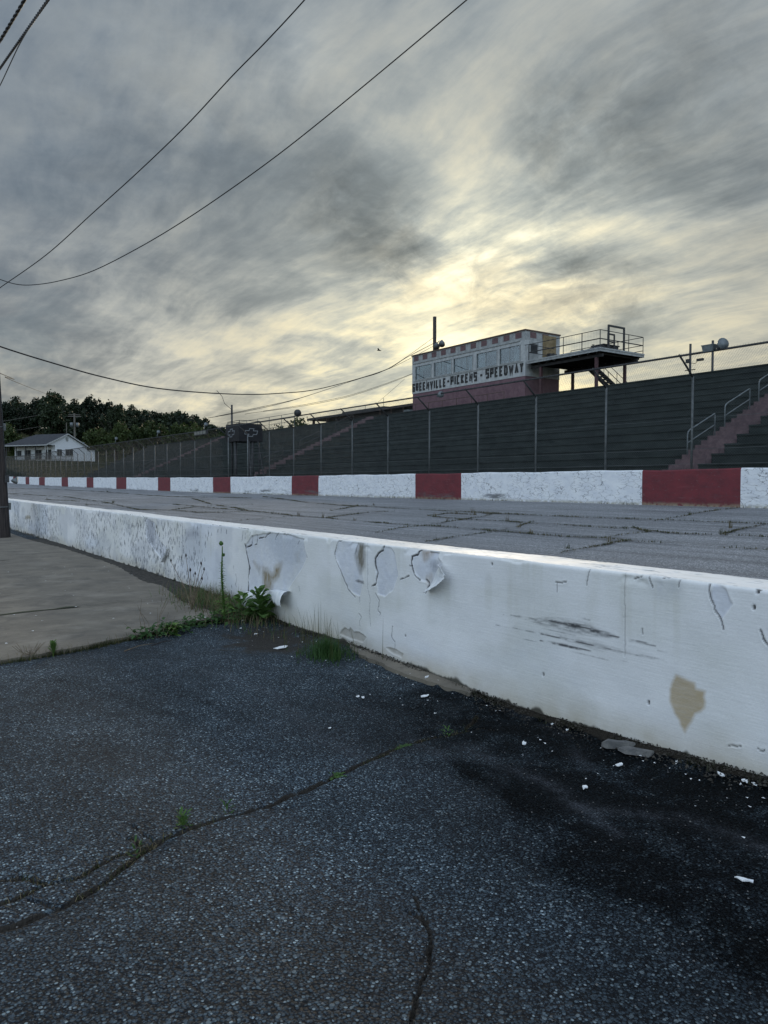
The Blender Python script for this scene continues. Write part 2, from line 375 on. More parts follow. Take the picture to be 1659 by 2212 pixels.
class MB:
    def __init__(s): s.v = []; s.f = []
    def add(s, vs, fs):
        b = len(s.v); s.v += [tuple(q) for q in vs]; s.f += [tuple(i + b for i in f) for f in fs]; return s
    def box(s, x0, x1, y0, y1, z0, z1):
        return s.add([(x0, y0, z0), (x1, y0, z0), (x1, y1, z0), (x0, y1, z0), (x0, y0, z1), (x1, y0, z1), (x1, y1, z1), (x0, y1, z1)],
                     [(0, 3, 2, 1), (4, 5, 6, 7), (0, 1, 5, 4), (1, 2, 6, 5), (2, 3, 7, 6), (3, 0, 4, 7)])
    def hexa(s, P):   # 8 corners like box
        return s.add(P, [(0, 3, 2, 1), (4, 5, 6, 7), (0, 1, 5, 4), (1, 2, 6, 5), (2, 3, 7, 6), (3, 0, 4, 7)])
    def tube(s, pts, r, n=6, cap=True):
        pts = [Vector(p) for p in pts]; rs = r if isinstance(r, (list, tuple)) else [r] * len(pts)
        rings = []; prev = None
        for i, p in enumerate(pts):
            a = pts[max(i - 1, 0)]; b = pts[min(i + 1, len(pts) - 1)]
            d = (b - a).normalized()
            ref = Vector((0, 0, 1)) if abs(d.z) < .9 else Vector((1, 0, 0))
            e = d.cross(ref).normalized() if prev is None else (prev - d * prev.dot(d)).normalized()
            prev = e; h = d.cross(e)
            rings.append([p + (e * math.cos(2 * math.pi * k / n) + h * math.sin(2 * math.pi * k / n)) * rs[i] for k in range(n)])
        b0 = len(s.v)
        for rg in rings: s.v += [tuple(q) for q in rg]
        for i in range(len(rings) - 1):
            for k in range(n):
                k2 = (k + 1) % n
                s.f.append((b0 + i * n + k, b0 + i * n + k2, b0 + (i + 1) * n + k2, b0 + (i + 1) * n + k))
        if cap:
            s.f.append(tuple(b0 + k for k in reversed(range(n)))); s.f.append(tuple(b0 + (len(rings) - 1) * n + k for k in range(n)))
        return s
    def prism(s, poly, a, b, ax='z'):   # polygon extruded between a and b
        n = len(poly)
        def pt(q, h): return (q[0], q[1], h) if ax == 'z' else ((h, q[0], q[1]) if ax == 'x' else (q[0], h, q[1]))
        return s.add([pt(q, a) for q in poly] + [pt(q, b) for q in poly],
                     [tuple(reversed(range(n))), tuple(range(n, 2 * n))] + [(k, (k + 1) % n, n + (k + 1) % n, n + k) for k in range(n)])
    def bar(s, p, q, w, h=None):       # square bar
        h = h or w; p = Vector(p); q = Vector(q); d = (q - p).normalized()
        ref = Vector((0, 0, 1)) if abs(d.z) < .95 else Vector((0, 1, 0))
        e = d.cross(ref).normalized() * w / 2; f = e.cross(d).normalized() * h / 2
        return s.hexa([p - e - f, p + e - f, q + e - f, q - e - f, p - e + f, p + e + f, q + e + f, q - e + f])
    def build(s, name, mat, parent=None, smooth=False, org=None):
        o0 = ORG.get(parent.name, Vector((0, 0, 0))) if parent else (Vector(org) if org else Vector((0, 0, 0)))
        me = npmesh(name, [Vector(q) - o0 for q in s.v], s.f, [mat])
        if smooth: me.polygons.foreach_set('use_smooth', [True] * len(me.polygons))
        o = bpy.data.objects.new(name, me); COL.objects.link(o)
        if parent: o.parent = parent
        elif org: o.location = org
        ORG[o.name] = o0
        return o
def copy_tree(o, parent=None):
    c = o.copy(); COL.objects.link(c)
    if parent: c.parent = parent
    for ch in list(o.children): copy_tree(ch, c)
    return c

# value noise in numpy
def vn(x, y, seed=0):
    xi = np.floor(x).astype(np.int64); yi = np.floor(y).astype(np.int64); fx = x - xi; fy = y - yi
    def h(a, b):
        q = (a * 374761393 + b * 668265263 + seed * 974711) & 0xffffffff
        q = ((q ^ (q >> 13)) * 1274126177) & 0xffffffff
        return ((q ^ (q >> 16)) & 0xffff) / 65535.0
    u = fx * fx * (3 - 2 * fx); w = fy * fy * (3 - 2 * fy)
    return (h(xi, yi) * (1 - u) + h(xi + 1, yi) * u) * (1 - w) + (h(xi, yi + 1) * (1 - u) + h(xi + 1, yi + 1) * u) * w
def fbm(x, y, seed=0, o=4):
    r = 0; a = .5
    for k in range(o): r = r + a * vn(x * 2 ** k, y * 2 ** k, seed + k); a *= .5
    return r / (1 - .5 ** o)
def sstep(x, a, b):
    t = np.clip((x - a) / (b - a), 0, 1); return t * t * (3 - 2 * t)
def polydist(px, py, pts):
    d = np.full(px.shape, 1e9)
    for (ax, ay), (bx, by) in zip(pts[:-1], pts[1:]):
        vx, vy = bx - ax, by - ay; L = vx * vx + vy * vy + 1e-12
        t = np.clip(((px - ax) * vx + (py - ay) * vy) / L, 0, 1)
        d = np.minimum(d, np.hypot(px - ax - t * vx, py - ay - t * vy))
    return d
def inside(px, py, poly):
    c = np.zeros(px.shape, bool); n = len(poly)
    for i in range(n):
        x1, y1 = poly[i]; x2, y2 = poly[(i + 1) % n]
        if y1 == y2: continue
        c ^= ((y1 > py) != (y2 > py)) & (px < (x2 - x1) * (py - y1) / (y2 - y1) + x1)
    return c
def rough_line(pts, step, amp, seed):
    r = random.Random(seed); out = []
    for (ax, ay), (bx, by) in zip(pts[:-1], pts[1:]):
        L = math.hypot(bx - ax, by - ay); n = max(1, int(L / step))
        for k in range(n):
            t = k / n; j = 0 if k == 0 else amp
            out.append((ax + (bx - ax) * t + r.uniform(-j, j), ay + (by - ay) * t + r.uniform(-j, j)))
    return out + [tuple(pts[-1])]
def interp(Y, xs, ys): return float(np.interp(Y, xs, ys))
DATA={'WCR': [([(6.133, 0.952), (6.228, 0.937), (6.263, 0.894), (6.308, 0.799), (6.273, 0.728), (6.195, 0.635), (6.126, 0.552), (6.043, 0.462), (5.927, 0.41)], 0.009), ([(5.894, 0.949), (5.91, 0.891), (5.934, 0.828)], 0.009), ([(5.451, 0.941), (5.466, 0.898), (5.539, 0.867), (5.591, 0.813), (5.591, 0.753), (5.554, 0.689), (5.569, 0.637), (5.569, 0.587), (5.644, 0.548)], 0.014), ([(4.861, 0.966), (4.936, 0.929), (4.961, 0.896), (5.032, 0.879), (5.039, 0.835), (5.025, 0.765), (4.993, 0.721), (4.922, 0.682)], 0.011), ([(4.847, 0.698), (4.798, 0.672), (4.816, 0.624), (4.841, 0.583)], 0.012), ([(5.72, 0.965), (5.713, 0.768), (5.713, 0.519), (5.667, 0.422), (5.683, 0.299), (5.66, 0.174)], 0.004), ([(5.584, 0.492), (5.554, 0.462), (5.517, 0.433), (5.539, 0.337), (5.502, 0.317), (5.51, 0.299)], 0.007), ([(5.308, 0.23), (5.322, 0.129), (5.273, 0.096), (5.273, 0.039)], 0.008), ([(5.847, 0.425), (5.847, 0.372)], 0.009), ([(5.198, 0.66), (5.144, 0.674), (5.071, 0.705)], 0.008), ([(5.065, 0.797), (5.032, 0.788)], 0.008), ([(4.684, 0.9), (4.678, 0.949), (4.643, 0.963)], 0.006), ([(5.863, 0.265), (5.815, 0.237), (5.847, 0.188), (5.839, 0.137)], 0.006), ([(8.454, 0.743), (8.394, 0.607), (8.328, 0.468), (8.354, 0.341), (8.372, 0.142)], 0.02), ([(8.244, 0.86), (8.275, 0.75), (8.404, 0.715)], 0.015), ([(8.102, 0.888), (8.127, 0.77), (8.186, 0.756)], 0.013), ([(8.079, 0.844), (7.896, 0.865), (7.851, 0.898), (7.74, 0.933)], 0.01), ([(7.527, 0.945), (7.601, 0.902), (7.633, 0.857)], 0.009), ([(7.383, 0.929), (7.302, 0.952)], 0.008), ([(6.955, 0.904), (6.946, 0.823), (6.873, 0.712)], 0.011), ([(7.059, 0.879), (7.097, 0.836)], 0.006), ([(8.501, 0.902), (8.541, 0.774)], 0.009), ([(10.637, 0.912), (10.643, 0.725)], 0.008), ([(10.7, 0.621), (10.613, 0.552), (10.707, 0.376)], 0.014), ([(10.726, 0.356), (10.737, 0.248)], 0.007), ([(9.557, 0.966), (9.558, 0.891)], 0.006), ([(7.054, 0.387), (7.035, 0.325)], 0.007), ([(10.477, 0.402), (10.41, 0.328)], 0.01), ([(8.729, 0.345), (8.704, 0.283), (8.744, 0.214), (8.719, 0.185)], 0.01), ([(8.793, 0.446), (8.801, 0.402)], 0.011), ([(10.347, 0.119), (10.4, 0.052)], 0.009), ([(12.445, 0.57), (12.499, 0.283), (12.552, 0.018)], 0.02), ([(12.625, 0.325), (12.654, 0.035)], 0.01), ([(10.664, 0.952), (10.638, 0.727), (10.714, 0.38), (10.751, 0.263)], 0.01), ([(11.516, 0.265), (11.484, 0.147), (11.583, 0.04)], 0.012), ([(16.577, 0.84), (16.647, 0.608)], 0.02), ([(12.515, 0.928), (12.355, 0.755), (12.16, 0.537)], 0.012), ([(3.129, 0.958), (3.155, 0.838)], 0.006), ([(2.865, 0.967), (2.856, 0.585), (2.856, 0.436)], 0.003), ([(2.7, 0.962), (2.663, 0.879)], 0.006), ([(3.418, 0.832), (3.365, 0.832), (3.321, 0.845)], 0.006), ([(3.403, 0.822), (3.402, 0.764)], 0.004), ([(2.304, 0.955), (2.303, 0.878), (2.271, 0.797), (2.235, 0.755), (2.219, 0.701)], 0.007), ([(2.484, 0.979), (2.494, 0.904)], 0.005), ([(2.731, 0.627), (2.728, 0.591)], 0.004), ([(2.017, 0.734), (2.002, 0.691), (1.976, 0.66)], 0.008), ([(2.796, 0.921), (2.736, 0.943)], 0.006), ([(2.018, 0.106), (1.99, 0.101), (1.982, 0.112)], 0.006), ([(2.178, 0.077), (2.111, 0.092)], 0.004)], 'WPT': [([(6.228, 0.937), (5.91, 0.948), (5.782, 0.944), (5.767, 0.867), (5.759, 0.781), (5.814, 0.664), (5.783, 0.58), (5.847, 0.425), (6.043, 0.462), (6.195, 0.635), (6.308, 0.799)], 0.003), ([(5.451, 0.941), (5.337, 0.932), (5.281, 0.887), (5.253, 0.784), (5.232, 0.689), (5.309, 0.55), (5.437, 0.476), (5.554, 0.487), (5.569, 0.637), (5.591, 0.813), (5.539, 0.867)], 0.004), ([(4.861, 0.966), (4.69, 0.971), (4.678, 0.896), (4.619, 0.849), (4.689, 0.76), (4.798, 0.611), (4.822, 0.67), (4.922, 0.682), (5.032, 0.765), (5.032, 0.879), (4.936, 0.929)], 0.005), ([(8.441, 0.739), (8.268, 0.863), (8.102, 0.888), (7.762, 0.932), (7.322, 0.947), (6.955, 0.904), (6.882, 0.711), (6.976, 0.595), (7.288, 0.341), (7.35, 0.258), (8.365, 0.132), (8.323, 0.468)], 0.006), ([(2.289, 0.956), (2.214, 0.936), (2.168, 0.849), (2.23, 0.755), (2.271, 0.797), (2.303, 0.878)], 0.004), ([(6.18, 0.054), (6.111, 0.093), (6.044, 0.077), (6.01, 0.109), (5.945, 0.075), (5.848, 0.091), (5.722, 0.06), (5.784, -0.003), (6.011, -0.007), (6.215, 0.003)], 0.006), ([(5.437, 0.017), (5.336, 0.036), (5.252, 0.035), (5.143, 0.015), (5.17, -0.031), (5.308, -0.017)], 0.006), ([(12.473, 0.929), (11.949, 0.875), (11.877, 0.729), (11.654, 0.57), (11.292, 0.475), (11.59, 0.283), (12.123, 0.464), (12.443, 0.622)], 0.005)], 'WST': [([(5.862, 0.951), (5.782, 0.944), (5.767, 0.85), (5.767, 0.737), (5.846, 0.661), (5.926, 0.793)], (0.19, 0.17, 0.13), 0.75), ([(4.886, 0.949), (4.811, 0.962), (4.78, 0.926), (4.823, 0.892), (4.86, 0.874)], (0.3, 0.19, 0.08), 0.7), ([(4.774, 0.827), (4.702, 0.849), (4.69, 0.805), (4.75, 0.792)], (0.22, 0.23, 0.26), 0.6), ([(5.927, 0.569), (5.878, 0.583), (5.783, 0.58), (5.775, 0.559), (5.878, 0.559)], (0.09, 0.085, 0.08), 1.0), ([(4.823, 0.716), (4.774, 0.736), (4.786, 0.697), (4.81, 0.671)], (0.3, 0.22, 0.12), 0.5), ([(7.969, 0.502), (7.834, 0.495), (7.725, 0.447), (7.532, 0.514), (7.554, 0.454), (7.705, 0.351), (7.749, 0.258), (7.95, 0.224), (7.971, 0.361)], (0.27, 0.22, 0.14), 0.65), ([(8.225, 0.549), (8.038, 0.495), (8.062, 0.432)], (0.28, 0.24, 0.17), 0.5), ([(7.659, 0.531), (7.468, 0.606), (7.554, 0.464), (7.639, 0.455)], (0.25, 0.19, 0.1), 0.6), ([(7.147, 0.726), (7.069, 0.742), (7.07, 0.668), (7.128, 0.664)], (0.3, 0.25, 0.16), 0.5), ([(7.851, 0.868), (7.322, 0.947), (6.992, 0.893), (6.938, 0.716), (7.128, 0.618), (7.531, 0.62), (7.743, 0.728)], (0.52, 0.55, 0.6), 0.5), ([(2.501, 0.396), (2.457, 0.389), (2.382, 0.376), (2.376, 0.343), (2.319, 0.342), (2.322, 0.249), (2.379, 0.2), (2.399, 0.15), (2.441, 0.075), (2.469, 0.112), (2.515, 0.19), (2.54, 0.234), (2.539, 0.305)], (0.47, 0.37, 0.23), 0.95), ([(12.431, 0.931), (12.027, 0.896), (11.962, 0.525), (12.281, 0.555)], (0.33, 0.34, 0.38), 0.5), ([(10.539, 0.823), (9.989, 0.829), (9.933, 0.747), (10.48, 0.691)], (0.3, 0.31, 0.35), 0.45), ([(24.019, 0.448), (23.751, 0.549), (23.251, 0.545), (23.135, 0.492), (23.631, 0.482)], (0.33, 0.27, 0.15), 0.8), ([(2.676, 0.934), (2.484, 0.964), (2.493, 0.854), (2.639, 0.836)], (0.55, 0.56, 0.56), 0.5)], 'WSC': [([(3.694, 0.538), (3.422, 0.552), (3.158, 0.553), (2.995, 0.547), (2.878, 0.543)], 0.085, 0.42), ([(3.563, 0.468), (3.301, 0.465), (3.02, 0.459), (2.764, 0.459)], 0.06, 0.22), ([(3.919, 0.538), (3.695, 0.554), (3.5, 0.559)], 0.01, 0.45), ([(3.5, 0.559), (3.332, 0.564), (3.159, 0.56), (3.021, 0.549), (2.891, 0.545)], 0.03, 1.0), ([(2.865, 0.541), (2.729, 0.544), (2.617, 0.535)], 0.012, 0.5), ([(4.028, 0.449), (3.778, 0.457), (3.562, 0.458)], 0.006, 0.5), ([(3.562, 0.458), (3.228, 0.463), (3.02, 0.454), (2.826, 0.461)], 0.012, 0.9), ([(2.826, 0.461), (2.645, 0.464), (2.542, 0.471)], 0.01, 0.7), ([(3.562, 0.41), (3.375, 0.415), (3.213, 0.418), (3.094, 0.421)], 0.02, 0.95), ([(3.778, 0.389), (3.562, 0.396)], 0.008, 0.4), ([(3.405, 0.383), (3.213, 0.384), (3.019, 0.388), (2.764, 0.41)], 0.01, 0.35), ([(3.245, 0.626), (3.118, 0.618)], 0.01, 0.35), ([(3.579, 0.501), (3.376, 0.499), (3.214, 0.497)], 0.01, 0.35), ([(2.646, 0.518), (2.509, 0.503)], 0.01, 0.3), ([(3.131, 0.573), (2.995, 0.557)], 0.012, 0.6)], 'WHOLE': [(3.52, 0.179), (2.682, 0.189), (2.037, 0.932), (2.055, 0.848), (4.041, 0.899), (5.12, 0.176)], 'FLAP1': [(4.637, 0.847), (4.59, 0.833), (4.587, 0.785), (4.595, 0.739), (4.618, 0.677), (4.653, 0.67), (4.689, 0.639), (4.737, 0.611), (4.773, 0.583), (4.804, 0.61), (4.785, 0.658), (4.737, 0.725), (4.678, 0.791)], 'FLAP2': [(8.377, 0.141), (7.974, 0.183), (7.349, 0.266), (7.239, 0.309)], 'FLAP3': [(11.22, 0.499), (11.104, 0.418), (11.517, 0.26), (11.293, 0.427)], 'GCR': [([(0.303, 2.726), (0.332, 2.737), (0.366, 2.729), (0.424, 2.737), (0.471, 2.754), (0.532, 2.762), (0.576, 2.785), (0.645, 2.81), (0.722, 2.853), (0.779, 2.906), (0.86, 2.969), (0.93, 3.014), (0.98, 3.052), (1.023, 3.062), (1.087, 3.071), (1.165, 3.087), (1.233, 3.099), (1.304, 3.111), (1.395, 3.114), (1.477, 3.141), (1.566, 3.152), (1.646, 3.188), (1.76, 3.209), (1.859, 3.244), (2.011, 3.314), (2.188, 3.386), (2.358, 3.454), (2.507, 3.52), (2.628, 3.559), (2.769, 3.59), (2.92, 3.618), (2.998, 3.597), (3.168, 3.613), (3.33, 3.717), (3.467, 3.832)], 0.02), ([(0.935, 3.03), (0.874, 3.017), (0.809, 3.015), (0.741, 2.996), (0.681, 2.963), (0.624, 2.932), (0.552, 2.942), (0.51, 2.972), (0.473, 3.037), (0.421, 3.063), (0.376, 3.075), (0.347, 3.086)], 0.016), ([(0.507, 2.954), (0.448, 2.929), (0.399, 2.908), (0.353, 2.901), (0.323, 2.891)], 0.011), ([(0.896, 3.06), (0.894, 3.135), (0.872, 3.14)], 0.016), ([(1.533, 2.062), (1.544, 2.015), (1.535, 1.945), (1.482, 1.856), (1.427, 1.794), (1.381, 1.749), (1.324, 1.714), (1.26, 1.649), (1.205, 1.596), (1.171, 1.562)], 0.009), ([(1.552, 1.958), (1.578, 2.045), (1.611, 2.115)], 0.006), ([(1.386, 1.795), (1.482, 1.846)], 0.005), ([(1.497, 3.186), (1.541, 3.08), (1.634, 3.07)], 0.004), ([(0.95, 3.063), (0.933, 3.201), (0.919, 3.253)], 0.006), ([(1.894, 3.255), (1.954, 3.149)], 0.004), ([(3.168, 3.613), (3.314, 3.617), (3.345, 3.494)], 0.008), ([(0.441, 2.886), (0.501, 2.79), (0.558, 2.768)], 0.007)], 'PAD': [(0.209, 6.523), (0.654, 6.714), (0.863, 6.79), (1.082, 6.845), (1.306, 6.968), (1.628, 7.097), (1.973, 7.295), (2.347, 7.485), (2.795, 7.786), (3.036, 7.867), (3.249, 8.043), (3.327, 8.292), (3.232, 8.61), (3.249, 9.194), (3.384, 10.013), (3.471, 10.57), (3.381, 11.242), (3.609, 13.573), (3.604, 17.729), (3.396, 21.15)], 'FOOT': [(3.759, 5.967), (3.886, 6.042), (4.013, 5.749), (3.991, 5.011), (3.971, 4.56), (3.965, 4.223), (3.715, 4.185), (3.656, 4.473), (3.607, 4.834), (3.638, 5.212), (3.628, 5.602)], 'FLAKE': [((3.184, 6.265), 0.2, 0.3), ((2.975, 4.532), 0.06, 1.0), ((3.408, 4.346), 0.09, 0.2), ((3.415, 2.592), 0.075, 0.1), ((2.983, 2.476), 0.06, 0.3), ((2.708, 1.48), 0.075, 2.0), ((3.8, 2.159), 0.06, 1.0), ((3.741, 2.019), 0.035, 0.4), ((3.769, 1.979), 0.05, 0.9), ((3.791, 3.216), 0.04, 0.5), ((3.719, 3.363), 0.035, 0.1), ((4.011, 4.694), 0.07, 0.6), ((2.951, 4.57), 0.05, 0.2), ((3.928, 2.706), 0.035, 0.7), ((3.455, 7.748), 0.08, 0.3), ((3.309, 7.093), 0.05, 0.2), ((3.714, 8.06), 0.1, 0.2), ((3.272, 7.399), 0.04, 0.6), ((3.276, 3.19), 0.06, 0.9), ((2.382, 4.021), 0.03, 0.3), ((3.211, 3.979), 0.03, 0.3), ((3.827, 2.424), 0.03, 0.3), ((3.828, 2.035), 0.05, 0.5), ((3.64, 2.018), 0.025, 0.2)], 'PLANT': {'thistle': (3.22, 7.73), 'burdock': (3.615, 7.636), 'burdock2': (3.829, 7.683), 'burdock3': (3.552, 8.003), 'clump': (3.356, 5.761), 'deadstem': (3.143, 8.514), 'sprout': (1.292, 6.89), 'twig': (1.094, 6.878), 'stalks': (2.327, 7.347), 'leafy': (2.525, 7.416), 'leafy2': (2.948, 7.747), 'weedpatch': (3.331, 8.78), 'c1': (2.619, 3.532), 'c2': (1.988, 3.319), 'c3': (1.314, 3.142), 'c4': (1.1, 3.119), 'c5': (0.851, 2.974), 'c6': (3.013, 3.611), 'slab': (3.919, 2.798), 'slab2': (3.911, 2.662), 'stick': (2.139, 7.567), 'stick2': (2.43, 7.967), 'stick3': (2.032, 6.895), 'stick4': (2.289, 7.017), 'moss': (3.016, 6.295)}, 'GDARK': [([(3.66, 3.89, 0.251), (3.72, 3.34, 0.235), (3.62, 2.87, 0.217), (3.52, 2.2, 0.195), (3.35, 1.73, 0.177), (3.25, 1.4, 0.166)], 1.1700000000000002), ([(2.89, 2.76, 0.15), (2.98, 2.37, 0.143), (3.17, 2.23, 0.146)], 0.65), ([(2.93, 2.11, 0.136), (2.95, 1.84, 0.131), (2.91, 1.5, 0.123), (2.84, 1.3, 0.117)], 0.8450000000000001), ([(2.68, 3.16, 0.13), (2.59, 2.56, 0.114), (2.5, 2.11, 0.102), (2.5, 1.66, 0.094), (2.62, 1.34, 0.092)], 0.5850000000000001), ([(2.48, 1.54, 0.201), (2.31, 1.12, 0.177)], 0.65), ([(3.04, 5.22, 0.17), (3.4, 4.44, 0.158), (3.54, 3.97, 0.15)], 0.45499999999999996), ([(1.17, 6.0, 0.115), (1.5, 5.09, 0.1), (1.68, 4.52, 0.091)], 0.325), ([(1.82, 5.48, 0.09), (1.99, 4.37, 0.075)], 0.26), ([(3.34, 2.82, 0.52), (3.26, 2.16, 0.465), (3.21, 1.65, 0.429)], 0.6), ([(2.52, 1.88, 0.453), (2.51, 1.45, 0.417), (2.43, 1.18, 0.388)], 0.5), ([(2.45, 2.19, 0.392), (2.05, 1.43, 0.297), (1.88, 1.16, 0.263)], 0.3), ([(2.9, 3.32, 0.414), (2.61, 2.34, 0.329)], 0.45)], 'GLIGHT': [([(2.96, 3.39, 0.062), (2.88, 2.95, 0.057), (2.9, 2.66, 0.054), (2.76, 2.27, 0.049), (2.69, 2.03, 0.046)], 0.6), ([(2.86, 2.27, 0.059), (3.08, 1.97, 0.06), (3.05, 1.57, 0.056)], 0.55), ([(2.21, 5.95, 0.087), (2.46, 4.9, 0.076), (2.24, 3.85, 0.061), (2.36, 3.08, 0.053)], 0.35), ([(2.61, 4.83, 0.062), (2.83, 4.23, 0.057), (2.69, 3.25, 0.048)], 0.3), ([(3.69, 3.88, 0.054), (3.74, 3.65, 0.052), (3.62, 3.17, 0.048)], 0.35), ([(3.45, 2.95, 0.051), (3.26, 2.68, 0.048)], 0.35), ([(1.57, 6.7, 0.069), (2.16, 6.89, 0.072), (2.83, 7.34, 0.079)], 0.3)], 'TCR': [([(12.28, 35.68), (11.96, 28.16), (11.87, 25.36), (11.75, 23.6), (11.57, 21.37), (11.6, 19.76), (11.49, 18.21), (11.45, 16.82), (11.44, 15.95), (11.52, 14.77), (11.67, 14.01), (11.61, 13.06), (11.57, 12.09), (11.63, 11.1)], 0.06), ([(17.65, 36.77), (16.53, 31.82), (15.61, 28.01), (15.23, 24.96), (15.2, 22.33), (15.01, 19.85), (15.02, 17.5), (15.1, 14.41)], 0.07), ([(8.64, 21.77), (9.33, 21.97), (10.52, 21.79), (11.44, 21.65), (11.65, 21.52)], 0.05), ([(11.6, 19.76), (12.51, 20.05), (13.52, 20.29), (14.23, 19.83)], 0.035), ([(9.87, 14.5), (11.07, 14.95), (11.52, 14.77), (12.61, 15.06), (14.23, 15.4), (14.89, 15.8)], 0.04), ([(9.37, 11.95), (10.23, 12.1), (10.83, 12.12), (11.55, 12.13), (12.42, 12.43), (13.63, 13.01)], 0.055), ([(13.42, 22.49), (15.22, 23.59), (15.81, 23.22)], 0.03), ([(13.45, 17.15), (14.42, 17.23), (14.42, 15.99)], 0.025), ([(13.44, 16.88), (13.21, 15.01), (13.4, 13.8), (13.26, 13.02)], 0.03), ([(11.64, 12.7), (11.59, 11.91), (11.51, 10.96), (11.54, 10.19), (11.71, 9.34), (11.63, 8.68), (11.66, 8.15), (11.69, 7.65), (11.67, 6.84), (11.75, 6.14), (11.76, 5.77)], 0.05), ([(13.28, 10.87), (13.29, 10.24), (13.53, 10.02), (13.25, 9.47), (13.06, 8.82), (13.13, 8.23), (13.34, 7.49), (13.33, 6.97), (13.36, 6.56)], 0.045), ([(14.86, 16.22), (15.02, 14.44), (15.05, 13.11), (15.11, 12.05), (15.2, 11.11), (15.36, 10.28), (15.39, 9.03), (15.45, 8.08), (15.53, 7.63)], 0.045), ([(9.57, 8.55), (9.8, 8.6), (10.18, 8.63), (10.6, 8.64), (11.29, 8.73), (11.65, 8.66)], 0.05), ([(11.7, 9.37), (12.45, 9.38), (13.11, 9.25), (13.3, 9.72), (13.83, 10.24)], 0.04), ([(13.35, 7.86), (14.43, 8.03), (15.17, 8.08), (15.45, 8.08)], 0.05), ([(15.02, 10.5), (16.66, 10.68), (17.67, 10.84), (19.05, 10.71)], 0.03), ([(13.2, 12.74), (13.39, 12.09), (13.28, 10.87)], 0.025), ([(11.24, 80.72), (11.74, 67.71), (12.12, 57.96), (11.09, 43.29), (9.85, 33.31), (10.56, 30.35), (10.5, 27.57), (11.77, 25.34)], 0.07), ([(14.32, 102.84), (16.17, 88.71), (16.37, 63.88), (15.58, 46.18), (16.67, 35.88)], 0.05), ([(9.59, 41.81), (11.27, 42.69)], 0.05), ([(15.32, 41.43), (13.18, 33.05), (11.97, 25.76)], 0.06), ([(10.38, 30.8), (12.15, 31.9), (14.07, 30.28)], 0.05), ([(10.21, 56.04), (10.8, 48.63)], 0.05)], 'TLINE': [(8.88, 48.65), (10.33, 50.56), (13.97, 47.99), (16.61, 46.01), (18.47, 44.47)], 'WIRE': {'w1': [(2.75, 22.9, 6.53), (2.98, 22.04, 6.67), (3.66, 19.51, 7.02), (4.23, 17.37, 7.5), (4.71, 15.56, 7.91), (5.13, 13.99, 8.32), (5.49, 12.63, 8.76), (5.73, 11.72, 9.02), (5.97, 10.82, 9.32), (6.11, 10.28, 9.56)], 'w2': [(2.75, 22.73, 7.15), (3.0, 22.12, 6.91), (3.28, 21.44, 6.68), (3.56, 20.78, 6.56), (3.97, 19.8, 6.5), (4.49, 18.54, 6.54), (5.13, 17.01, 6.81), (5.7, 15.63, 7.14), (6.23, 14.37, 7.52), (6.7, 13.23, 7.9), (7.14, 12.19, 8.31), (7.65, 10.96, 8.82), (8.27, 9.47, 9.46), (8.71, 8.43, 9.92)], 'w3': [(2.65, 22.19, 5.28), (3.01, 22.44, 5.19), (4.34, 23.39, 5.05), (6.32, 24.81, 4.91), (8.77, 26.56, 4.9), (12.63, 29.31, 5.25), (16.0, 31.73, 5.75), (20.34, 34.83, 6.66), (28.22, 40.45, 8.98), (32.35, 43.4, 10.67), (37.96, 47.41, 12.86)], 'w4': [(1.5, 11.98, 7.44), (1.56, 11.1, 7.34), (1.65, 9.82, 7.23), (1.68, 9.34, 7.22)], 'w5': [(1.99, 15.97, 8.93), (2.02, 14.44, 8.63), (2.09, 10.73, 7.87), (2.1, 10.06, 7.74)], 'w6': [(2.0, 16.12, 8.58), (2.02, 14.44, 8.35), (2.03, 12.49, 8.13), (2.04, 11.01, 7.84), (2.05, 10.48, 7.74)], 'w7': [(2.34, 19.71, 4.26), (3.14, 23.54, 4.62), (4.36, 29.37, 5.22), (7.04, 42.16, 6.45), (42.95, 213.89, 24.16)], 'w8': [(17.29, 43.76, 5.52), (20.67, 44.38, 6.28), (24.02, 45.01, 7.2), (28.91, 45.91, 8.87), (33.16, 46.7, 10.35), (38.13, 47.62, 12.69)], 'w9': [(17.83, 43.86, 5.65), (21.14, 44.47, 6.47), (24.42, 45.08, 7.34), (29.36, 46.0, 9.03), (33.0, 46.67, 10.33), (38.24, 47.64, 13.45)], 'w10': [(19.9, 44.11, 5.92), (20.55, 44.14, 6.06), (23.99, 44.29, 6.67), (27.74, 44.46, 7.55), (31.13, 44.61, 8.68), (33.81, 44.72, 9.72)], 'w11': [(21.22, 44.17, 6.2), (24.35, 44.31, 6.82), (28.0, 44.47, 7.7), (31.27, 44.61, 8.8), (33.81, 44.72, 9.76)], 'w12': [(34.49, 50.3, 8.15), (34.18, 47.92, 8.85), (33.91, 45.83, 9.49)]}, 'POLE': [2.9, 22.36], 'BPOLE': [38.3, 47.66], 'FPOLE': [18.98, 44.07]}  # coordinates unprojected offline from image pixels onto ground, wall and wire planes
